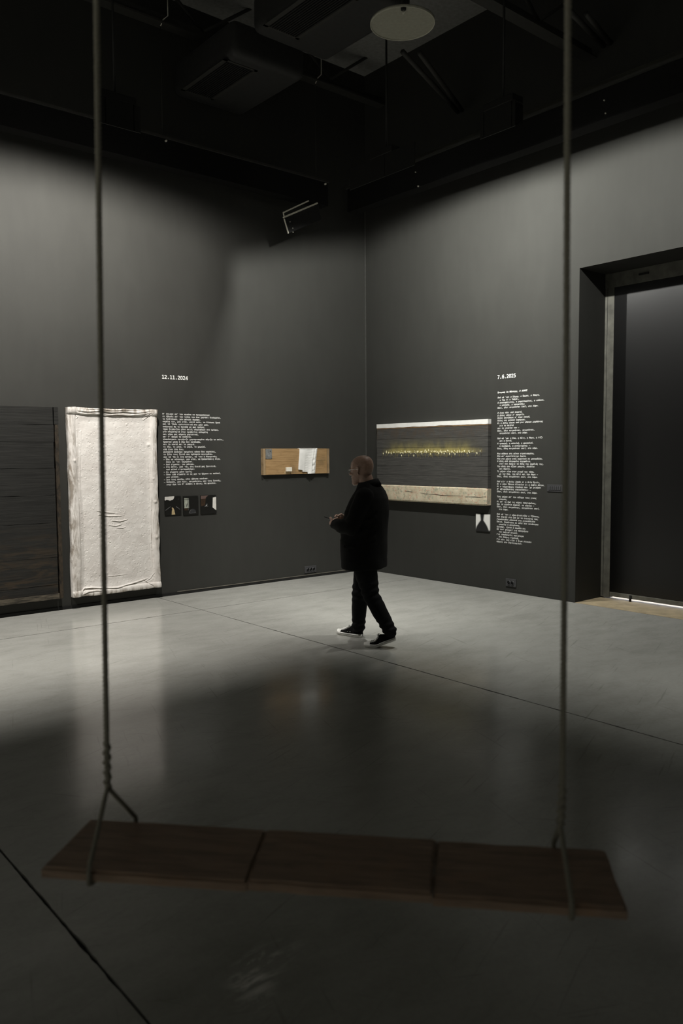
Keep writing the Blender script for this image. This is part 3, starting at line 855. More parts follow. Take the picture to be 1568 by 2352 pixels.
for q in ((.050, .222), (.139, .222), (.050, .343), (.120, .320)):
    tube('nail', [(q[0], -.052, q[1]), (q[0], -.049, q[1])], .004 if q[0] != .12 else .007, MBLK, mp, 8)
bm = bmesh.new(); box_bm(bm, (.372, -.078, .040), (.462, -.045, .098), .004, 2)
link('white_block', frombm(bm, 'white_block'), plain('cream_white_paint', (.78, .74, .64, 1), .6, var=.06), wb)
prism('paler_patch', [(.36, .045), (.47, .04), (.475, .015), (.42, .004), (.36, .012), (.35, .03)], (0, -.0455, 0), (1, 0, 0), (0, 0, 1), .001, plain('paler_pine', (.42, .30, .16, 1), .6, var=.3), wb)  # patch of paler pine below the white block
# cloth, hanging over the top edge of the board
NU2, NV2 = 90, 110
xl_pts = [(0, .352, .600), (1, 0, .0)]
U2, V2 = np.meshgrid(np.linspace(0, 1, NU2), np.linspace(0, 1, NV2))   # V 0 top .. 1 bottom
left = np.interp(V2, [0, .2, .75, 1.0], [.613, .612, .595, .590]); right = np.interp(V2, [0, .25, .5, 1.0], [.926, .905, .893, .880])
botm = np.interp(U2, [0, .0, .23, .231, .54, .541, 1.0], [.062, .062, .052, .030, .026, .000, .004])
topm = .3575
Xc = left+(right-left)*U2; Zc = topm+(botm-topm)*V2
fold = .007*np.sin(U2*9+1.2*V2)*V2**.6+.013*np.exp(-((U2-(.80-.12*V2))/.05)**2)*(.35+.65*V2)+.010*np.exp(-((U2-(.93-.08*V2))/.04)**2)+.010*np.exp(-((U2-.62-.1*V2)/.05)**2)*V2
fold += .005*np.exp(-((U2-.30)/.08)**2)*V2
tt = (U2-.82)*3; fold += .006*np.sin((V2*26+U2*14))*np.clip(1-((U2-.86)/.13)**2, 0, 1)*sst(V2, .30, .45)*(1-sst(V2, .80, .95))
fold += .0006*np.sin(V2*60+U2*9)*(U2 > .35)
Yc = -(.056+.006*np.sin(np.clip(V2*6, 0, 1.57))+fold)
grid_mesh('draped_cloth', Xc, Yc, Zc, -.047, m_cloth('white_linen_cloth', (.90, .89, .86), 300, .8), wb)
bm = bmesh.new(); box_bm(bm, (.616, -.066, .3535), (.922, -.003, .3590), .003, 1); link('cloth_over_edge', frombm(bm, 'cloth_over_edge'), bpy.data.materials['white_linen_cloth'], wb)

# 4 three small photographs below the left poem
def photo(loc, wid, hgt_, label):
    t = empty('small_photograph', (loc[0], 0, loc[1]), label, 'photograph', 0, 'three small photographs under the left poem')
    box('mount', (0, -.012, 0), (wid, 0, hgt_), PBLK, t, .001)
    return t
PBLK = plain('photograph_dark', (.010, .010, .009, 1), .35, spec=.3)
def shape(t, name, poly, mat, lay=1):
    return prism(name, poly, (0, -.0122, 0), (1, 0, 0), (0, 0, 1), .0004*lay, mat, t)
PW = plain('print_pale_sky', (.62, .60, .56, 1), .4, var=.08); PG = plain('print_grey', (.10, .10, .10, 1), .4, var=.4, scale=60)
PO = plain('print_ochre_path', (.46, .36, .20, 1), .4, var=.25, scale=60); PB = plain('print_brown', (.035, .02, .011, 1), .4, var=.4, scale=50)
PDG = plain('print_dark_grey', (.028, .029, .031, 1), .4, var=.3, scale=50); PGR = plain('print_window', (.34, .36, .30, 1), .4, var=.25, scale=40)
PMV = plain('print_mauve', (.115, .075, .065, 1), .4, var=.25, scale=40)
t_ = photo((-3.347, 1.008), .224, .232, 'small dark photograph of a pale path, first of three under the left poem')
shape(t_, 'sky', [(0, .228), (.132, .232), (.128, .212), (.118, .196), (.105, .186), (.085, .183), (.070, .178), (.058, .186), (.050, .183), (.043, .190), (.030, .187), (.022, .192), (.012, .184), (0, .186)], PW)
shape(t_, 'path', [(.090, .004), (.094, .04), (.100, .07), (.094, .088), (.100, .094), (.112, .088), (.122, .075), (.130, .055), (.134, .03), (.140, .004)], PO)
shape(t_, 'kerb_line', [(.004, .058), (.02, .064), (.075, .100), (.082, .106), (.074, .106), (.018, .074), (.004, .062)], PG)
shape(t_, 'kerb_line', [(.150, .100), (.20, .066), (.208, .056), (.204, .072), (.158, .106)], PG)
shape(t_, 'bright_spot', [(.184, .192), (.190, .192), (.190, .198), (.184, .198)], PG)
t_ = photo((-3.090, .998), .212, .236, 'small dark photograph of a pale window above a dome, under the left poem')
shape(t_, 'window_light', [(.014, .085), (.078, .085), (.076, .208), (.012, .212)], PGR)
shape(t_, 'window_bar', [(.062, .06), (.072, .06), (.070, .21), (.060, .21)], PG, 2)
shape(t_, 'window_bar', [(.014, .194), (.076, .192), (.076, .198), (.014, .200)], PDG, 3)
shape(t_, 'branch', [(.040, .10), (.046, .10), (.060, .145), (.055, .147), (.045, .125), (.032, .150), (.027, .147), (.040, .118)], PG, 4)
shape(t_, 'ledge', [(.014, .058), (.066, .058), (.068, .084), (.014, .085)], PB, 2)
shape(t_, 'dome', [(.080, .018), (.178, .022), (.174, .045), (.160, .062), (.140, .072), (.118, .072), (.098, .060), (.085, .042)], PDG)
shape(t_, 'dome_edge', [(.082, .018), (.082, .024), (.096, .050), (.112, .064), (.104, .064), (.086, .046), (.076, .024)], PG, 2)
shape(t_, 'dome_edge', [(.082, .014), (.178, .018), (.178, .022), (.082, .019)], PG, 2)
t_ = photo((-2.842, .996), .228, .238, 'small dark photograph with a slanted white opening at its edge, under the left poem')
shape(t_, 'mauve_wall', [(.002, .194), (.072, .196), (.078, .214), (.112, .234), (.002, .234)], PMV)
shape(t_, 'brown_wall', [(.002, .10), (.062, .11), (.072, .195), (.002, .193)], PB)
shape(t_, 'white_opening', [(.172, .078), (.192, .064), (.204, .054), (.216, .046), (.226, .040), (.226, .212), (.178, .206)], PW)
shape(t_, 'figure', [(.054, .090), (.062, .102), (.070, .104), (.076, .120), (.086, .128), (.098, .128), (.096, .118), (.090, .114), (.094, .102), (.108, .100), (.104, .094), (.080, .098)], PG)
shape(t_, 'figure_light', [(.072, .100), (.080, .112), (.088, .104), (.086, .100)], PW, 2)

# ------------------------------------------------------------------ artworks on the right wall (local x along wall to the right is -y)
ld = empty('lights_painting', (-.002, -.305, 1.078), 'wide dark plank painting of yellow lights above a flowered beam, on the right wall', 'artwork')
LW_ = 2.072
MNP = m_nightpaint()
ez = [.225, .372, .500, .628, .752, .880, 1.030]
for i in range(6):
    bm = bmesh.new()
    z0, z1 = ez[i]+.0012, ez[i+1]-.0012; xo = -.058-random.uniform(0, .004)
    n = 30; loop = [(-LW_*k/n, z0+mnoise.noise(Vector((k*.5, i, 0)))*.0015) for k in range(n+1)]+[(-LW_*k/n, z1+mnoise.noise(Vector((k*.5, i, 7)))*.0015) for k in range(n, -1, -1)]
    m_ = len(loop); a = [bm.verts.new((xo, p[0], p[1])) for p in loop]; b = [bm.verts.new((0, p[0], p[1])) for p in loop]
    for k in range(n): bm.faces.new((a[k], a[k+1], a[m_-2-k], a[m_-1-k]))
    for k in range(m_): bm.faces.new((a[(k+1) % m_], a[k], b[k], b[(k+1) % m_]))
    bmesh.ops.recalc_face_normals(bm, faces=bm.faces[:])
    link('plank', frombm(bm, 'plank'), MNP, ld)
# white board on top with a ragged burnt lower edge
n = 60; bm = bmesh.new()
low_ = [(-LW_*k/n, 1.040+.004*mnoise.noise(Vector((k*.35, 2, 0)))+.010*max(0, mnoise.noise(Vector((k*.12, 8, 0))))) for k in range(n+1)]
a = [bm.verts.new((-.064, y, z)) for y, z in low_]; b = [bm.verts.new((-.064, y, 1.098)) for y, z in low_]; c = [bm.verts.new((0, y, 1.098)) for y, z in low_]; e = [bm.verts.new((0, y, z)) for y, z in low_]
for k in range(n):
    for p_, q_ in ((a, b), (b, c), (c, e), (e, a)): bm.faces.new((p_[k], p_[k+1], q_[k+1], q_[k]))
bm.faces.new((a[0], b[0], c[0], e[0])); bm.faces.new((e[n], c[n], b[n], a[n])); bmesh.ops.recalc_face_normals(bm, faces=bm.faces[:])
link('top_board', frombm(bm, 'top_board'), plain('white_chalk_paint', (.80, .79, .76, 1), .7, var=.06, scale=12), ld)
box('burnt_edge', (-.061, -LW_+.001, 1.026), (0, -.001, 1.046), m_worn('burnt_brown_edge', (.09, .05, .025), (.30, .19, .09), 2, 6), ld)
# flowered beam: a rounded old log squared off
n = 70; bm = bmesh.new(); R2 = []
for k in range(n+1):
    y = -(LW_+.006)*k/n; wv = mnoise.noise(Vector((k*.22, 1, 0))); endr = min(1, (n-k)/2.0+.35) if k > n-3 else 1
    h_ = .225+.003*wv; dpt = .088+.003*mnoise.noise(Vector((k*.3, 4, 0)))
    prof = [(0, 0), (-dpt*.80, 0), (-dpt*.97, .018), (-dpt, .05), (-dpt, h_-.05), (-dpt*.97, h_-.014), (-dpt*.82, h_-.002), (0, h_-.002)]
    cz = h_/2
    R2.append([bm.verts.new((p[0]*(.85+.15*endr), y, cz+(p[1]-cz)*(.9+.1*endr))) for p in prof])
for p_, q_ in zip(R2, R2[1:]):
    for k in range(8): bm.faces.new((p_[k], p_[(k+1) % 8], q_[(k+1) % 8], q_[k]))
bm.faces.new(R2[0]); bm.faces.new(R2[-1][::-1]); bmesh.ops.recalc_face_normals(bm, faces=bm.faces[:])
fb = link('flowered_beam', frombm(bm, 'flowered_beam'), m_floral(), ld); fb['label'] = 'cream beam covered with red and green flowers'
def crack(pts, wdt):
    n = len(pts); up, dn = [], []
    for i, (y, z) in enumerate(pts):
        q = wdt*math.sin(math.pi*(i+.3)/(n-.4)); up.append((y, z+q)); dn.append((y, z-q))
    prism('crack', [(-p[0], p[1]) for p in dn+up[::-1]], (-.0895, 0, 0), (0, -1, 0), (0, 0, 1), -.006, MHOLE, fb)
crack([(-.62, .142), (-.68, .141), (-.73, .137), (-.78, .136)], .003)
crack([(-.90, .130), (-1.0, .120), (-1.1, .118), (-1.25, .112), (-1.34, .108), (-1.45, .108), (-1.58, .111), (-1.68, .112)], .0032)
crack([(-1.72, .104), (-1.80, .105), (-1.88, .108), (-1.97, .106), (-2.06, .118)], .0032)
# painted points of light: thick dabs of yellow paint, one mesh each for the largest, the fine ones together
MY = [plain('pale_yellow_dab', (1.0, .90, .58, 1), .5, var=.08, scale=90), plain('ochre_yellow_dab', (.42, .34, .09, 1), .5, var=.2, scale=90)]
def dab(bm, y, z, w_, h_):
    pts = [(0, h_*.55), (w_*.35, h_*.2), (w_*.5, -h_*.12), (w_*.3, -h_*.38), (0, -h_*.48), (-w_*.3, -h_*.38), (-w_*.5, -h_*.12), (-w_*.35, h_*.2)]
    c = bm.verts.new((-.0665, y, z-h_*.08)); v = [bm.verts.new((-.0628, y+p[0], z+p[1])) for p in pts]
    for i in range(8): bm.faces.new((c, v[i], v[(i+1) % 8]))
def yl(zx): return -(zx-132)/(1418-132)*LW_
pos = []
for zx, zy in ((218, 535), (256, 515), (288, 525), (320, 535), (355, 520), (395, 515), (437, 530), (452, 565), (470, 530), (500, 515), (545, 520), (602, 568), (645, 515), (690, 515), (738, 495), (778, 495), (800, 545), (850, 512), (895, 540), (930, 520), (955, 540), (995, 505), (1016, 545), (1040, 515), (1075, 550), (1098, 525), (1127, 520), (1175, 512), (1205, 540), (1230, 530), (1308, 540)):
    pos.append((yl(zx), .688-(zy-522)/1000, random.uniform(.013, .019), random.uniform(.024, .034)))
for y, z, w_, h_ in pos:
    bm = bmesh.new(); dab(bm, y, z, w_, h_); bmesh.ops.recalc_face_normals(bm, faces=bm.faces[:])
    link('paint_dab', frombm(bm, 'paint_dab', True), MY[0], ld)
bm = bmesh.new()
for k in range(130):
    u_ = min(.94, max(.10, random.gauss(.48, .22))); y = -LW_*u_
    dab(bm, y, .692+random.gauss(0, .010), random.uniform(.006, .011), random.uniform(.010, .020))
o = link('fine_dabs', frombm(bm, 'fine_dabs', True), MY[0], ld); o['kind'] = 'stuff'
bm = bmesh.new()
for k in range(230):
    u_ = min(.95, max(.06, random.gauss(.48, .25))); y = -LW_*u_
    w_ = random.uniform(.0018, .0035); h_ = random.uniform(.015, .042)
    z = .672-h_*.3+random.gauss(0, .012) if k % 3 else .705+random.random()*.03
    v = [bm.verts.new((-.0628, y-w_/2, z)), bm.verts.new((-.0628, y+w_/2, z)), bm.verts.new((-.0628, y+w_*.2, z-h_)), bm.verts.new((-.0628, y-w_*.2, z-h_))]
    bm.faces.new(v)
o = link('paint_streaks', frombm(bm, 'paint_streaks'), MY[1], ld); o['kind'] = 'stuff'
sp = tag(box('small_photograph', (-.014, -.230, 0), (0, 0, .223), m_silhouette(), None, .001), 'small black and white photograph of a dark flared shape, below the painting of lights', 'photograph')
sp.location = (0, -2.143, .741)

# ------------------------------------------------------------------ the swing
sg = empty('swing', (-6.825, -7.4625, .74), 'wooden plank swing hanging on two thick ropes, close to the camera', 'swing', math.atan2(-1.0326, .9268))
MSW = m_seatwood(); MR = m_rope()
inv = Matrix.Rotation(-math.atan2(-1.0326, .9268), 3, 'Z')
def SL(p): return inv @ (Vector(p)-Vector((-6.825, -7.4625, .74)))
def board(x0l, x0r, x1l, x1r, y0, y1, dz):
    """board: x at near edge/far edge for left and right ends, worn corners"""
    bm = bmesh.new(); n = 14; top = []
    loop = []
    for k in range(n+1): t = k/n; loop.append((x0l+(x0r-x0l)*t, y0+.004*mnoise.noise(Vector((k*.4, x0l*9, 0)))))
    for k in range(1, 6): t = k/6; loop.append((x0r+(x1r-x0r)*t+.003*mnoise.noise(Vector((t*5, x0r*7, 0))), y0+(y1-y0)*t))
    for k in range(n+1): t = k/n; loop.append((x1r+(x1l-x1r)*t, y1+.004*mnoise.noise(Vector((k*.4, x0l*9, 5)))))
    for k in range(1, 6): t = k/6; loop.append((x1l+(x0l-x1l)*t+.003*mnoise.noise(Vector((t*5, x0l*7, 2))), y1+(y0-y1)*t))
    a = [bm.verts.new((p[0], p[1], dz+.002*mnoise.noise(Vector((p[0]*6, p[1]*6, 1))))) for p in loop]; b = [bm.verts.new((p[0], p[1], dz-.026)) for p in loop]
    bm.faces.new(a); bm.faces.new(b[::-1])
    for i in range(len(a)):
        j = (i+1) % len(a); bm.faces.new((a[j], a[i], b[i], b[j]))
    bmesh.ops.recalc_face_normals(bm, faces=bm.faces[:])
    es = [e for e in bm.edges if len(e.link_faces) == 2 and any(len(f.verts) > 4 for f in e.link_faces) and all(v.co.z > dz-.01 for v in e.verts)]
    bmesh.ops.bevel(bm, geom=es, offset=.006, segments=2, affect='EDGES')
    link('seat_board', frombm(bm, 'seat_board'), MSW, sg)
HL, HD = .694, .134
board(-HL, -.176, -HL, -.190, -HD, HD, .0)
board(-.174, .262, -.188, .266, -HD+.002, HD-.004, .003)
board(.2635, HL, .2675, HL, -HD, HD, -.002)
def rope_mesh(pts, rad, name, parent, mat=MR, twist=.034):
    P = [Vector(p) for p in pts]; cum = [0]
    for a, b in zip(P, P[1:]): cum.append(cum[-1]+(b-a).length)
    L = cum[-1]; n = max(8, int(L/.0055)); bm = bmesh.new()
    C = []
    for k in range(n+1):
        s = L*k/n; i = min(len(P)-2, max(j for j in range(len(P)-1) if cum[j] <= s+1e-9)); t = (s-cum[i])/(cum[i+1]-cum[i])
        C.append((P[i].lerp(P[i+1], t), s))
    for q in range(3):
        line = []
        for k, (c, s) in enumerate(C):
            tn = (C[min(k+1, n)][0]-C[max(k-1, 0)][0]).normalized(); x, y = frame_for(tn) if abs(tn.z) < .9 else (Vector((1, 0, 0)), Vector((0, 1, 0)))
            ph = 2*math.pi*(s/twist+q/3); line.append(c+x*math.cos(ph)*rad*.56+y*math.sin(ph)*rad*.56)
        tube_bm(bm, line, rad*.53, 6)
    return link(name, frombm(bm, name, True), mat, parent)
for side in ('left', 'right'):
    if side == 'left':
        ap = SL((-7.211, -7.033, .892)); top = SL((-7.140, -7.112, 7.185)); kn = SL((-7.210, -7.033, 1.006)); fr = SL((-7.303, -7.130, .74)); bk = SL((-7.112, -6.965, .74))
        mid = SL((-7.202, -7.042, 1.909))
    else:
        ap = SL((-6.448, -7.882, .860)); top = SL((-6.478, -7.849, 7.185)); kn = SL((-6.446, -7.885, .952)); fr = SL((-6.547, -7.983, .74)); bk = SL((-6.362, -7.809, .74))
        mid = SL((-6.448, -7.883, 1.889))
    rp = rope_mesh([ap, kn, mid, top], .0076, 'rope', sg)
    fr2 = Vector((fr.x, -HD-.008, .0)); bk2 = Vector((bk.x, HD+.008, .0))
    rope_mesh([ap, fr2+Vector((0, .003, .008)), fr2+Vector((0, 0, -.030)), fr2+Vector((0, .02, -.036))], .0064, 'rope_leg', rp)
    rope_mesh([ap, bk2+Vector((0, -.003, .008)), bk2+Vector((0, 0, -.030)), bk2+Vector((0, -.02, -.036))], .0064, 'rope_leg', rp)
    under = Vector((0, 0, -.0365))
    rope_mesh([fr2+Vector((0, .02, 0))+under, bk2+Vector((0, -.02, 0))+under], .0064, 'rope_leg', rp)
    # splice: the tail wound round the rope above the fork
    bm = bmesh.new(); line = []
    for k in range(90):
        t = k/89; c = ap.lerp(kn, t*1.02); a = t*2*math.pi*4.5; line.append(c+Vector((math.cos(a)*.0062, math.sin(a)*.0062, 0)))
    tube_bm(bm, line, .0056, 7); link('rope_splice', frombm(bm, 'rope_splice', True), MR, rp)

# ------------------------------------------------------------------ the man (local: x forward, y to his left, z up)
HEAD_A = math.radians(110); MO = Vector((-3.14, -3.5, 0))
MSK = m_skinhuman(); MJK = m_cloth('black_wool_jacket', (.013, .0128, .0124)); MTR = m_cloth('black_denim', (.014, .014, .0147))
bm = bmesh.new()
# head, in its own frame (chin z 0 .. crown .25), then scaled, tilted and set on the neck
hb = bmesh.new()
rings_bm(hb, [(.000, .072, 0, .018, .025, .020, 2), (.010, .066, 0, .030, .05, .036, 2), (.030, .050, 0, .046, .075, .050, 2.1), (.055, .035, 0, .061, .090, .059, 2.2), (.080, .02, 0, .075, .098, .065, 2.2),
              (.105, .010, 0, .083, .104, .069, 2.2), (.130, .004, 0, .083, .108, .072, 2.2), (.152, .0, 0, .094, .108, .075, 2.2), (.175, -.002, 0, .096, .106, .077, 2.1), (.200, -.004, 0, .089, .098, .074, 2.05),
              (.220, -.006, 0, .075, .085, .064, 2), (.236, -.008, 0, .055, .064, .048, 2), (.246, -.010, 0, .031, .038, .028, 2), (.250, -.010, 0, .010, .012, .010, 2)], 40)
def ell(b, c, r, rot=None, seg=14):
    m = Matrix.Translation(c) @ (rot.to_4x4() if rot else Matrix.Identity(4)) @ Matrix.Diagonal((r[0], r[1], r[2], 1))
    bmesh.ops.create_uvsphere(b, u_segments=seg, v_segments=seg//2+2, radius=1, matrix=m)
limb_bm(hb, [(.084, 0, .138), (.100, 0, .118), (.113, 0, .100)], [.009, .011, .0125], 12)     # nose bridge to tip
ell(hb, (.103, .010, .097), (.011, .008, .008)); ell(hb, (.103, -.010, .097), (.011, .008, .008))
ell(hb, (.093, 0, .073), (.011, .024, .0055)); ell(hb, (.092, 0, .061), (.010, .021, .0065))   # lips
ell(hb, (.086, 0, .022), (.017, .022, .016))                                                 # chin
for s in (1, -1):
    ell(hb, (.080, s*.030, .146), (.016, .024, .0085)); ell(hb, (.077, s*.031, .127), (.0125, .0140, .0120))  # brow, eye
    ell(hb, (.062, s*.046, .095), (.020, .018, .016))                                           # cheek
    rt = Matrix.Rotation(s*-.35, 3, 'Z') @ Matrix.Rotation(-.18, 3, 'Y')
    limb_bm(hb, [(-.004, s*.072, .094), (.002, s*.078, .106), (-.012, s*.085, .124), (-.018, s*.088, .142), (-.006, s*.084, .154), (.008, s*.076, .148)], [.0075, .006, .0052, .0052, .0052, .005], 10)
    ell(hb, (-.006, s*.076, .125), (.014, .006, .024), rt)
HS = Matrix.Translation((.045, 0, 1.600)) @ Matrix.Rotation(math.radians(5), 4, 'Y') @ Matrix.Scale(1.075, 4) @ Matrix.Translation((0, 0, -.125))
bmesh.ops.transform(hb, matrix=HS, verts=hb.verts[:])
tmp = frombm(hb, 'tmp'); bm.from_mesh(tmp); bpy.data.meshes.remove(tmp)
limb_bm(bm, [(-.03, 0, 1.36), (-.015, 0, 1.47), (.022, 0, 1.56)], [.070, .064, .066], 24)
# body under the clothes: trunk, arms, legs
rings_bm(bm, [(.80, .02, 0, .11, .12, .15, 2.2), (.95, .03, 0, .15, .12, .165, 2.2), (1.10, .02, 0, .15, .13, .17, 2.2), (1.25, -.01, 0, .13, .13, .18, 2.2), (1.36, -.03, 0, .10, .11, .17, 2.2), (1.42, -.03, 0, .08, .085, .12, 2)], 32)
SHL, ELL_, WRL = (-.075, .175, 1.37), (.010, .258, 1.095), (.235, .165, 1.110)
SHR, ELR, WRR = (-.02, -.190, 1.37), (.055, -.255, 1.10), (.275, -.105, 1.150)
for s_, e_, w_ in ((SHL, ELL_, WRL), (SHR, ELR, WRR)): limb_bm(bm, [s_, Vector(s_).lerp(Vector(e_), .5), e_, Vector(e_).lerp(Vector(w_), .5), w_], [.052, .047, .040, .038, .027], 16)
HIPR, KNR, ANR = (.045, -.095, .84), (.143, -.135, .425), (.190, -.185, .085)
HIPL, KNL, ANL = (-.01, .095, .84), (-.098, .095, .465), (-.275, .070, .150)
for a, b, c in ((HIPR, KNR, ANR), (HIPL, KNL, ANL)): limb_bm(bm, [a, Vector(a).lerp(Vector(b), .5), b, Vector(b).lerp(Vector(c), .45), c], [.075, .066, .050, .047, .034], 16)
# hands: palm plus four bent fingers and a thumb, closed round the phone
def hand(wr, palm, fingers, thumb):
    limb_bm(bm, [wr, Vector(wr).lerp(Vector(palm), .5), palm], [.026, .029, .028], 14)
    for f_ in fingers: limb_bm(bm, f_[0], f_[1], 10, 3)
    limb_bm(bm, thumb[0], thumb[1], 10, 3)
# left hand: palm below the phone, thumb on top, fingers curling underneath
hand(WRL, (.285, .135, 1.115), [
    ([(.290, .125, 1.112), (.318, .098, 1.108), (.338, .066, 1.118), (.338, .046, 1.132)], [.012, .0098, .009, .008]),
    ([(.283, .122, 1.104), (.312, .092, 1.094), (.322, .056, 1.102), (.322, .034, 1.120)], [.012, .0100, .009, .008]),
    ([(.272, .122, 1.097), (.300, .090, 1.084), (.302, .052, 1.090), (.300, .030, 1.108)], [.012, .0098, .009, .008]),
    ([(.258, .124, 1.092), (.282, .096, 1.077), (.280, .060, 1.080), (.278, .040, 1.096)], [.011, .0090, .008, .007])],
    ([(.262, .142, 1.128), (.290, .140, 1.152), (.310, .118, 1.162), (.330, .094, 1.158)], [.015, .0125, .0105, .009]))
# right hand: reaching from the far side, index finger on the phone
hand(WRR, (.300, -.060, 1.152), [
    ([(.306, -.050, 1.156), (.318, -.018, 1.176), (.318, .012, 1.174), (.314, .034, 1.160)], [.012, .0098, .009, .008]),
    ([(.310, -.046, 1.146), (.334, -.018, 1.142), (.346, .008, 1.134), (.344, .024, 1.126)], [.012, .0100, .009, .008]),
    ([(.306, -.042, 1.134), (.326, -.016, 1.122), (.332, .010, 1.112), (.326, .026, 1.108)], [.012, .0098, .009, .008]),
    ([(.296, -.042, 1.124), (.308, -.020, 1.106), (.308, .002, 1.096), (.302, .014, 1.094)], [.011, .0090, .008, .007])],
    ([(.284, -.062, 1.166), (.282, -.032, 1.182), (.286, -.006, 1.180), (.292, .016, 1.168)], [.015, .0120, .010, .009]))
body_me = remesh(bm, .0038, 'person', 3)
man = link('person', body_me, MSK, None, MO); man.rotation_euler = (0, 0, HEAD_A)
tag(man, 'bald man in black jacket and jeans walking along, holding a phone', 'person')

# jacket
bm = bmesh.new()
rings_bm(bm, [(.700, .018, 0, .196, .180, .238, 2.3), (.715, .018, 0, .202, .185, .243, 2.3), (.80, .018, 0, .205, .186, .243, 2.3), (.92, .018, 0, .210, .190, .240, 2.3), (1.03, .016, 0, .208, .192, .238, 2.3), (1.15, .006, 0, .190, .190, .238, 2.3),
              (1.26, -.010, 0, .166, .178, .240, 2.3), (1.34, -.026, 0, .136, .158, .234, 2.2), (1.40, -.036, 0, .112, .128, .205, 2.1), (1.445, -.036, 0, .098, .106, .160, 2), (1.475, -.033, 0, .092, .092, .118, 2), (1.492, -.030, 0, .088, .086, .098, 2)], 48)
limb_bm(bm, [(-.075, .170, 1.365), (-.035, .228, 1.235), (.010, .262, 1.095)], [.082, .078, .068], 20)
limb_bm(bm, [(.005, .262, 1.100), (.10, .232, 1.098), (.222, .175, 1.108)], [.070, .066, .054], 20)
limb_bm(bm, [(-.01, -.170, 1.365), (.02, -.225, 1.235), (.060, -.245, 1.10)], [.082, .076, .068], 20)
limb_bm(bm, [(.055, -.245, 1.105), (.15, -.195, 1.118), (.258, -.122, 1.145)], [.068, .062, .050], 20)
def jd(co, nr):
    v = mnoise.noise(Vector((co.x*9, co.y*9, co.z*6)))*.006
    if co.y > .12 and .95 < co.z < 1.25: v += math.sin(co.z*75+co.x*30)*.0035
    if co.z < .78: v += math.sin(math.atan2(co.y, co.x)*5)*.003
    return v
jk = link('jacket', remesh(bm, .009, 'jacket', 4, jd), MJK, man); jk['label'] = 'black jacket'
from mathutils.bvhtree import BVHTree
JB = BVHTree.FromPolygons([v.co[:] for v in jk.data.vertices], [p.vertices[:] for p in jk.data.polygons])
# collar: a folded band round the neck, higher at the back
bm = bmesh.new(); n = 40; A_, B_, C_, D_ = [], [], [], []
for k in range(n+1):
    th = math.radians(45)+k/n*math.radians(270); c, s = math.cos(th), math.sin(th); back = (1-c)/2
    rx, ry = .086, .090; cx = -.012-.01*back; zt = 1.462+.062*back**1.2
    A_.append(bm.verts.new((cx+rx*c*.96, ry*s*.96, zt-.05))); B_.append(bm.verts.new((cx+rx*c, ry*s, zt)))
    C_.append(bm.verts.new((cx+rx*c*1.07, ry*s*1.07, zt+.002))); D_.append(bm.verts.new((cx-.012*back+rx*c*1.30, ry*s*1.30, zt-.050)))
for p_, q_ in ((A_, B_), (B_, C_), (C_, D_)):
    for k in range(n): bm.faces.new((p_[k], p_[k+1], q_[k+1], q_[k]))
bmesh.ops.recalc_face_normals(bm, faces=bm.faces[:])
me_ = frombm(bm, 'collar', True); co_ = link('collar', me_, MJK, jk)
md = co_.modifiers.new('s', 'SOLIDIFY'); md.thickness = .006
for s in (1, -1):
    lb_ = bmesh.new(); rows = []
    for i in range(13):
        t = i/12; z = 1.43-.36*t; ya = .022+.030*(1-t)**1.5; yb = ya+(.075*min(1, t/.25+.35) if t < .28 else .075*(1-(t-.28)/.72)+.004)
        row = []
        for j in range(5):
            y = (ya+(yb-ya)*j/4)*s
            hit = JB.ray_cast(Vector((.6, y, z)), Vector((-1, 0, 0)))
            row.append(lb_.verts.new((hit[0].x+.005 if hit[0] else .10, y, z)))
        rows.append(row)
    for p_, q_ in zip(rows, rows[1:]):
        for j in range(4): lb_.faces.new((p_[j], p_[j+1], q_[j+1], q_[j]))
    lp_ = link('lapel', frombm(lb_, 'lapel', True), MJK, jk); md = lp_.modifiers.new('s', 'SOLIDIFY'); md.thickness = .005; md.offset = 0
    limb = bmesh.new(); box_bm(limb, (-.06, -.004, -.012), (.06, .006, .012), .003, 1)
    pk = link('pocket_flap', frombm(limb, 'pocket_flap'), MJK, jk, (.03, s*.268, .92))
bm = bmesh.new(); rings_bm(bm, [(1.36, .02, 0, .07, .05, .06, 2), (1.44, .0, 0, .076, .07, .074, 2), (1.485, .0, 0, .071, .068, .072, 2)], 28)
link('shirt_collar', frombm(bm, 'shirt_collar', True), m_cloth('black_shirt', (.010, .010, .010)), jk)

# jeans
bm = bmesh.new()
rings_bm(bm, [(.70, .01, 0, .125, .125, .165, 2.2), (.80, .005, 0, .145, .140, .180, 2.2), (.92, .0, 0, .150, .140, .180, 2.2), (.96, .0, 0, .145, .135, .175, 2.2)], 32)
def leg(h, k, a, ra):
    h, k, a = Vector(h), Vector(k), Vector(a)
    limb_bm(bm, [h+Vector((0, 0, -.02)), h.lerp(k, .35), h.lerp(k, .72), k, k.lerp(a, .35), k.lerp(a, .72), a], ra, 24, 4)
leg((.035, -.085, .80), KNR, ANR, [.108, .103, .086, .076, .074, .066, .060])
leg((-.005, .085, .80), KNL, ANL, [.112, .106, .088, .076, .074, .065, .060])
def td(co, nr):
    v = mnoise.noise(Vector((co.x*12, co.y*12, co.z*10)))*.005
    for K, dz in ((KNL, .05), (KNR, .02)):
        if abs(co.y-K[1]) < .12:
            w_ = math.exp(-((co.z-K[2]-dz)/.09)**2); v += w_*math.sin(co.z*95+co.x*22)*.0050
    for K in (ANL, ANR):
        if abs(co.y-K[1]) < .10:
            w_ = math.exp(-((co.z-K[2]-.02)/.07)**2); v += w_*math.sin(co.z*110+co.x*35)*.0055
    return v
tr = link('trousers', remesh(bm, .0075, 'trousers', 3, td), MTR, man); tr['label'] = 'black jeans'

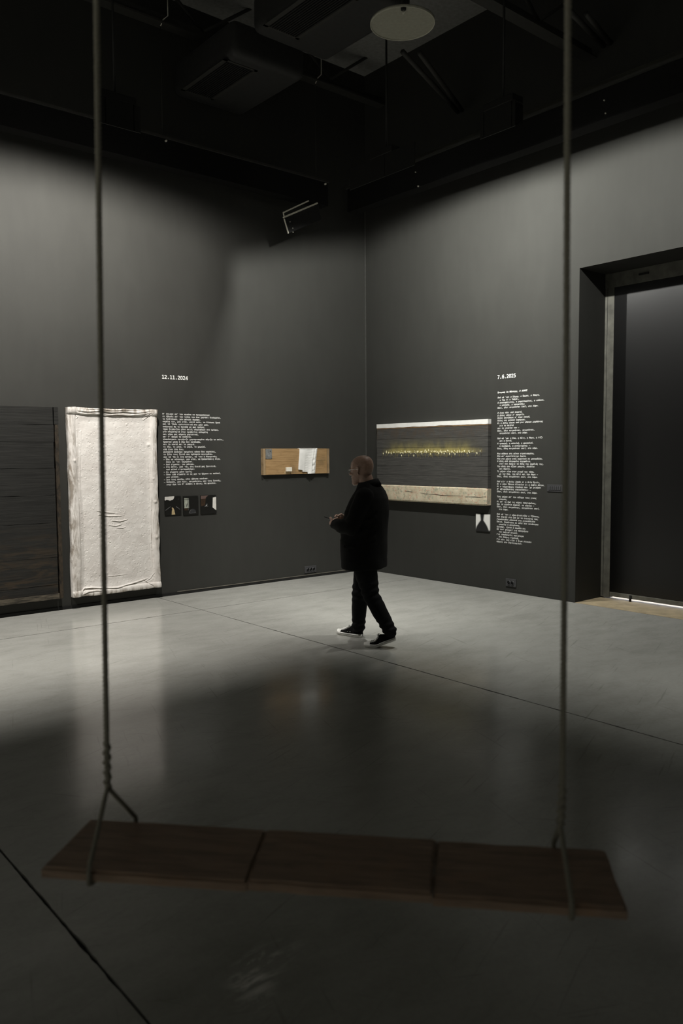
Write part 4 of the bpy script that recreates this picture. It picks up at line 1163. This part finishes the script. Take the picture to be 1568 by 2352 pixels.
# canvas sneakers
MCAN = m_cloth('black_canvas', (.0085, .0085, .0085), 600); MRUB = plain('white_rubber', (.80, .79, .75, 1), .45, var=.08, scale=30); MLAC = plain('white_laces', (.80, .79, .76, 1), .8, var=.1, scale=80)
MLINE = plain('black_rubber_line', (.01, .01, .01, 1), .5); MEYE = plain('eyelet_metal', (.35, .35, .34, 1), .4, metal=.8)
def shoe(loc, yaw, bend, mirror):
    """x: heel 0 .. toe .305; bend lifts the heel, the ball at x .20 stays on the floor"""
    L_ = .305
    def outline(t):
        hw = np.interp(t, [0, .03, .12, .3, .5, .68, .82, .92, .97, 1.0], [.006, .022, .034, .036, .040, .048, .046, .034, .021, .004])
        cy = np.interp(t, [0, .3, .6, 1.0], [0, 0, .004, .010])*mirror
        return hw, cy
    def warp(p):
        x, y, z = p
        if bend > 0 and x < .205:
            q = .205-x; a = bend*min(1, q/.06); 
            x2 = .205-q*math.cos(a)+z*math.sin(a)*.8; z2 = q*math.sin(a)*(1-.5*math.exp(-q/.05))+z*math.cos(a); return (x2, y, z2)
        if x > .26: z += (x-.26)**2*4.0*(0 if bend > 0 else 1)
        return (x, y, z)
    def top(t): return np.interp(t, [0, .06, .2, .32, .42, .55, .68, .8, .9, 1.0], [.088, .092, .080, .088, .098, .078, .060, .050, .042, .028])
    n = 36
    def loftx(z0f, z1f, k0, k1, grow=0, t0=0, t1=1, m=14, roof=True):
        b = bmesh.new(); R = []
        for i in range(n+1):
            t = t0+(t1-t0)*i/n; hw, cy = outline(t); hw += grow; ring = []
            z0, z1 = z0f(t), z1f(t)
            for j in range(m):
                a = math.pi*j/(m-1); c, s = math.cos(a), math.sin(a)
                if roof: y = cy+hw*math.copysign(abs(c)**.8, c)*(1-.30*s*min(1, (z1-z0)/.05)); z = z0+(z1-z0)*s**.75 if s > 1e-6 else z0
                else: y = cy+hw*(-1+2*j/(m-1))*-1; z = z1 if 0 < j < m-1 else z1
                ring.append(b.verts.new(warp((t*L_, y, z))))
            ring += [b.verts.new(warp((t*L_, cy-hw, z0))), b.verts.new(warp((t*L_, cy+hw, z0)))] if not roof else []
            R.append(ring)
        mm = len(R[0])
        for p_, q_ in zip(R, R[1:]):
            for j in range(mm): b.faces.new((p_[j], p_[(j+1) % mm], q_[(j+1) % mm], q_[j]))
        b.faces.new(R[0]); b.faces.new(R[-1][::-1]); bmesh.ops.recalc_face_normals(b, faces=b.faces[:])
        return b
    sol = lambda t: np.interp(t, [0, .5, .8, 1], [.030, .026, .028, .034])
    up = link('sneaker', frombm(loftx(lambda t: .012, lambda t: max(float(top(t)), .03), 0, 0), 'sneaker', True), MCAN, man, loc); up.rotation_euler = (0, 0, yaw)
    up['label'] = 'black canvas sneaker with white toe and sole'
    link('sole', frombm(loftx(lambda t: 0.0, lambda t: float(sol(t)), 0, 0, .005, 0, 1, 10, False), 'sole', True), MRUB, up)
    link('sole_line', frombm(loftx(lambda t: float(sol(t))*.66, lambda t: float(sol(t))*.66+.003, 0, 0, .0062, .02, .78, 6, False), 'sole_line', True), MLINE, up)
    link('toe_cap', frombm(loftx(lambda t: .014, lambda t: float(top(t))+.003, 0, 0, .0025, .80, 1.0), 'toe_cap', True), MRUB, up)
    b = bmesh.new()
    for i in range(6):
        t = .475+i*.055; hw, cy = outline(t); z = float(top(t))+.004
        for s in (1, -1):
            pts = [warp((t*L_+.010*s*(q), cy+(-1+2*q)*hw*.62*s, z-.015*abs(-1+2*q)**2)) for q in np.linspace(0, 1, 7)]
            tube_bm(b, pts, .0034, 6)
    t = .47; hw, cy = outline(t); z = float(top(t))+.006
    for s in (1, -1):
        tube_bm(b, [warp((t*L_, cy, z)), warp((t*L_+.012, cy+s*.022, z+.012)), warp((t*L_-.004, cy+s*.036, z+.002)), warp((t*L_+.004, cy+s*.004, z))], .003, 6)
        tube_bm(b, [warp((t*L_, cy, z)), warp((t*L_+.022, cy+s*.030, z-.014)), warp((t*L_+.034, cy+s*.040, z-.030))], .0028, 6)
    link('laces', frombm(b, 'laces', True), MLAC, up)
    for t in (.40, .50):
        hw, cy = outline(t); p = Vector(warp((t*L_, cy+hw*-mirror*.985, .043))); q = p+Vector((0, .004*-mirror, 0)); p0 = p-Vector((0, .004*-mirror, 0))
        tube('eyelet', [p0, q], .0045, MEYE, up, 10)
    return up
shoe((.135, -.165, .002), math.radians(-8), 0, -1)
shoe((-.335, .045, .002), math.radians(16), .34, 1)

# rimless glasses
bm = bmesh.new()
gl = bpy.data.objects
def HP(p): return HS @ Vector(p)
gm = plain('silver_wire', (.75, .74, .72, 1), .2, metal=.9)
b = bmesh.new()
tube_bm(b, [HP((.113, s, .128)) for s in (-.010, 0, .010)], .0015, 6)
for s in (1, -1):
    ring = [HP((.112-.010*abs(math.cos(a)*.024+.034)/.058*1.0, s*(.034+.024*math.cos(a)), .124+.018*math.sin(a))) for a in np.linspace(0, 2*math.pi, 25)]
    tube_bm(b, ring, .0012, 6)
    tube_bm(b, [HP((.098, s*.058, .132)), HP((.090, s*.068, .133)), HP((.04, s*.079, .136)), HP((-.006, s*.085, .136)), HP((-.018, s*.086, .126))], .0014, 6)
gl = link('glasses', frombm(b, 'glasses', True), gm, man)
mg = NT('lens_glass'); mg.set(color=(.95, .97, .97, 1), rough=.03); mg.b.inputs['Transmission Weight'].default_value = 1.0; mg.b.inputs['IOR'].default_value = 1.1
for s in (1, -1):
    b = bmesh.new(); ring = [b.verts.new(HP((.111-.010*abs(math.cos(a)*.023+.034)/.058, s*(.034+.023*math.cos(a)), .124+.017*math.sin(a)))) for a in np.linspace(0, 2*math.pi, 24, endpoint=False)]
    ring2 = [b.verts.new(v.co+Vector((-.0015, 0, 0))) for v in ring]
    b.faces.new(ring); b.faces.new(ring2[::-1])
    for i in range(24): b.faces.new((ring[i], ring2[i], ring2[(i+1) % 24], ring[(i+1) % 24]))
    bmesh.ops.recalc_face_normals(b, faces=b.faces[:]); link('lens', frombm(b, 'lens'), mg.m, gl)
# phone in his hands
RM = Matrix.Rotation(HEAD_A, 3, 'Z')
ph = empty('smartphone', MO+RM @ Vector((.322, .068, 1.138)), 'thin black phone held in both hands of the walking man', 'phone')
ph.rotation_euler = (Matrix.Rotation(HEAD_A, 3, 'Z') @ Matrix.Rotation(math.radians(-14), 3, 'Y') @ Matrix.Rotation(math.radians(18), 3, 'X')).to_euler()
box('case', (-.045, -.036, -.004), (.075, .036, .004), plain('phone_black', (.006, .006, .006, 1), .6, spec=.2), ph, .003)
box('screen', (-.041, -.033, .0038), (.071, .033, .0046), plain('phone_glass', (.004, .004, .005, 1), .35, spec=.25), ph)
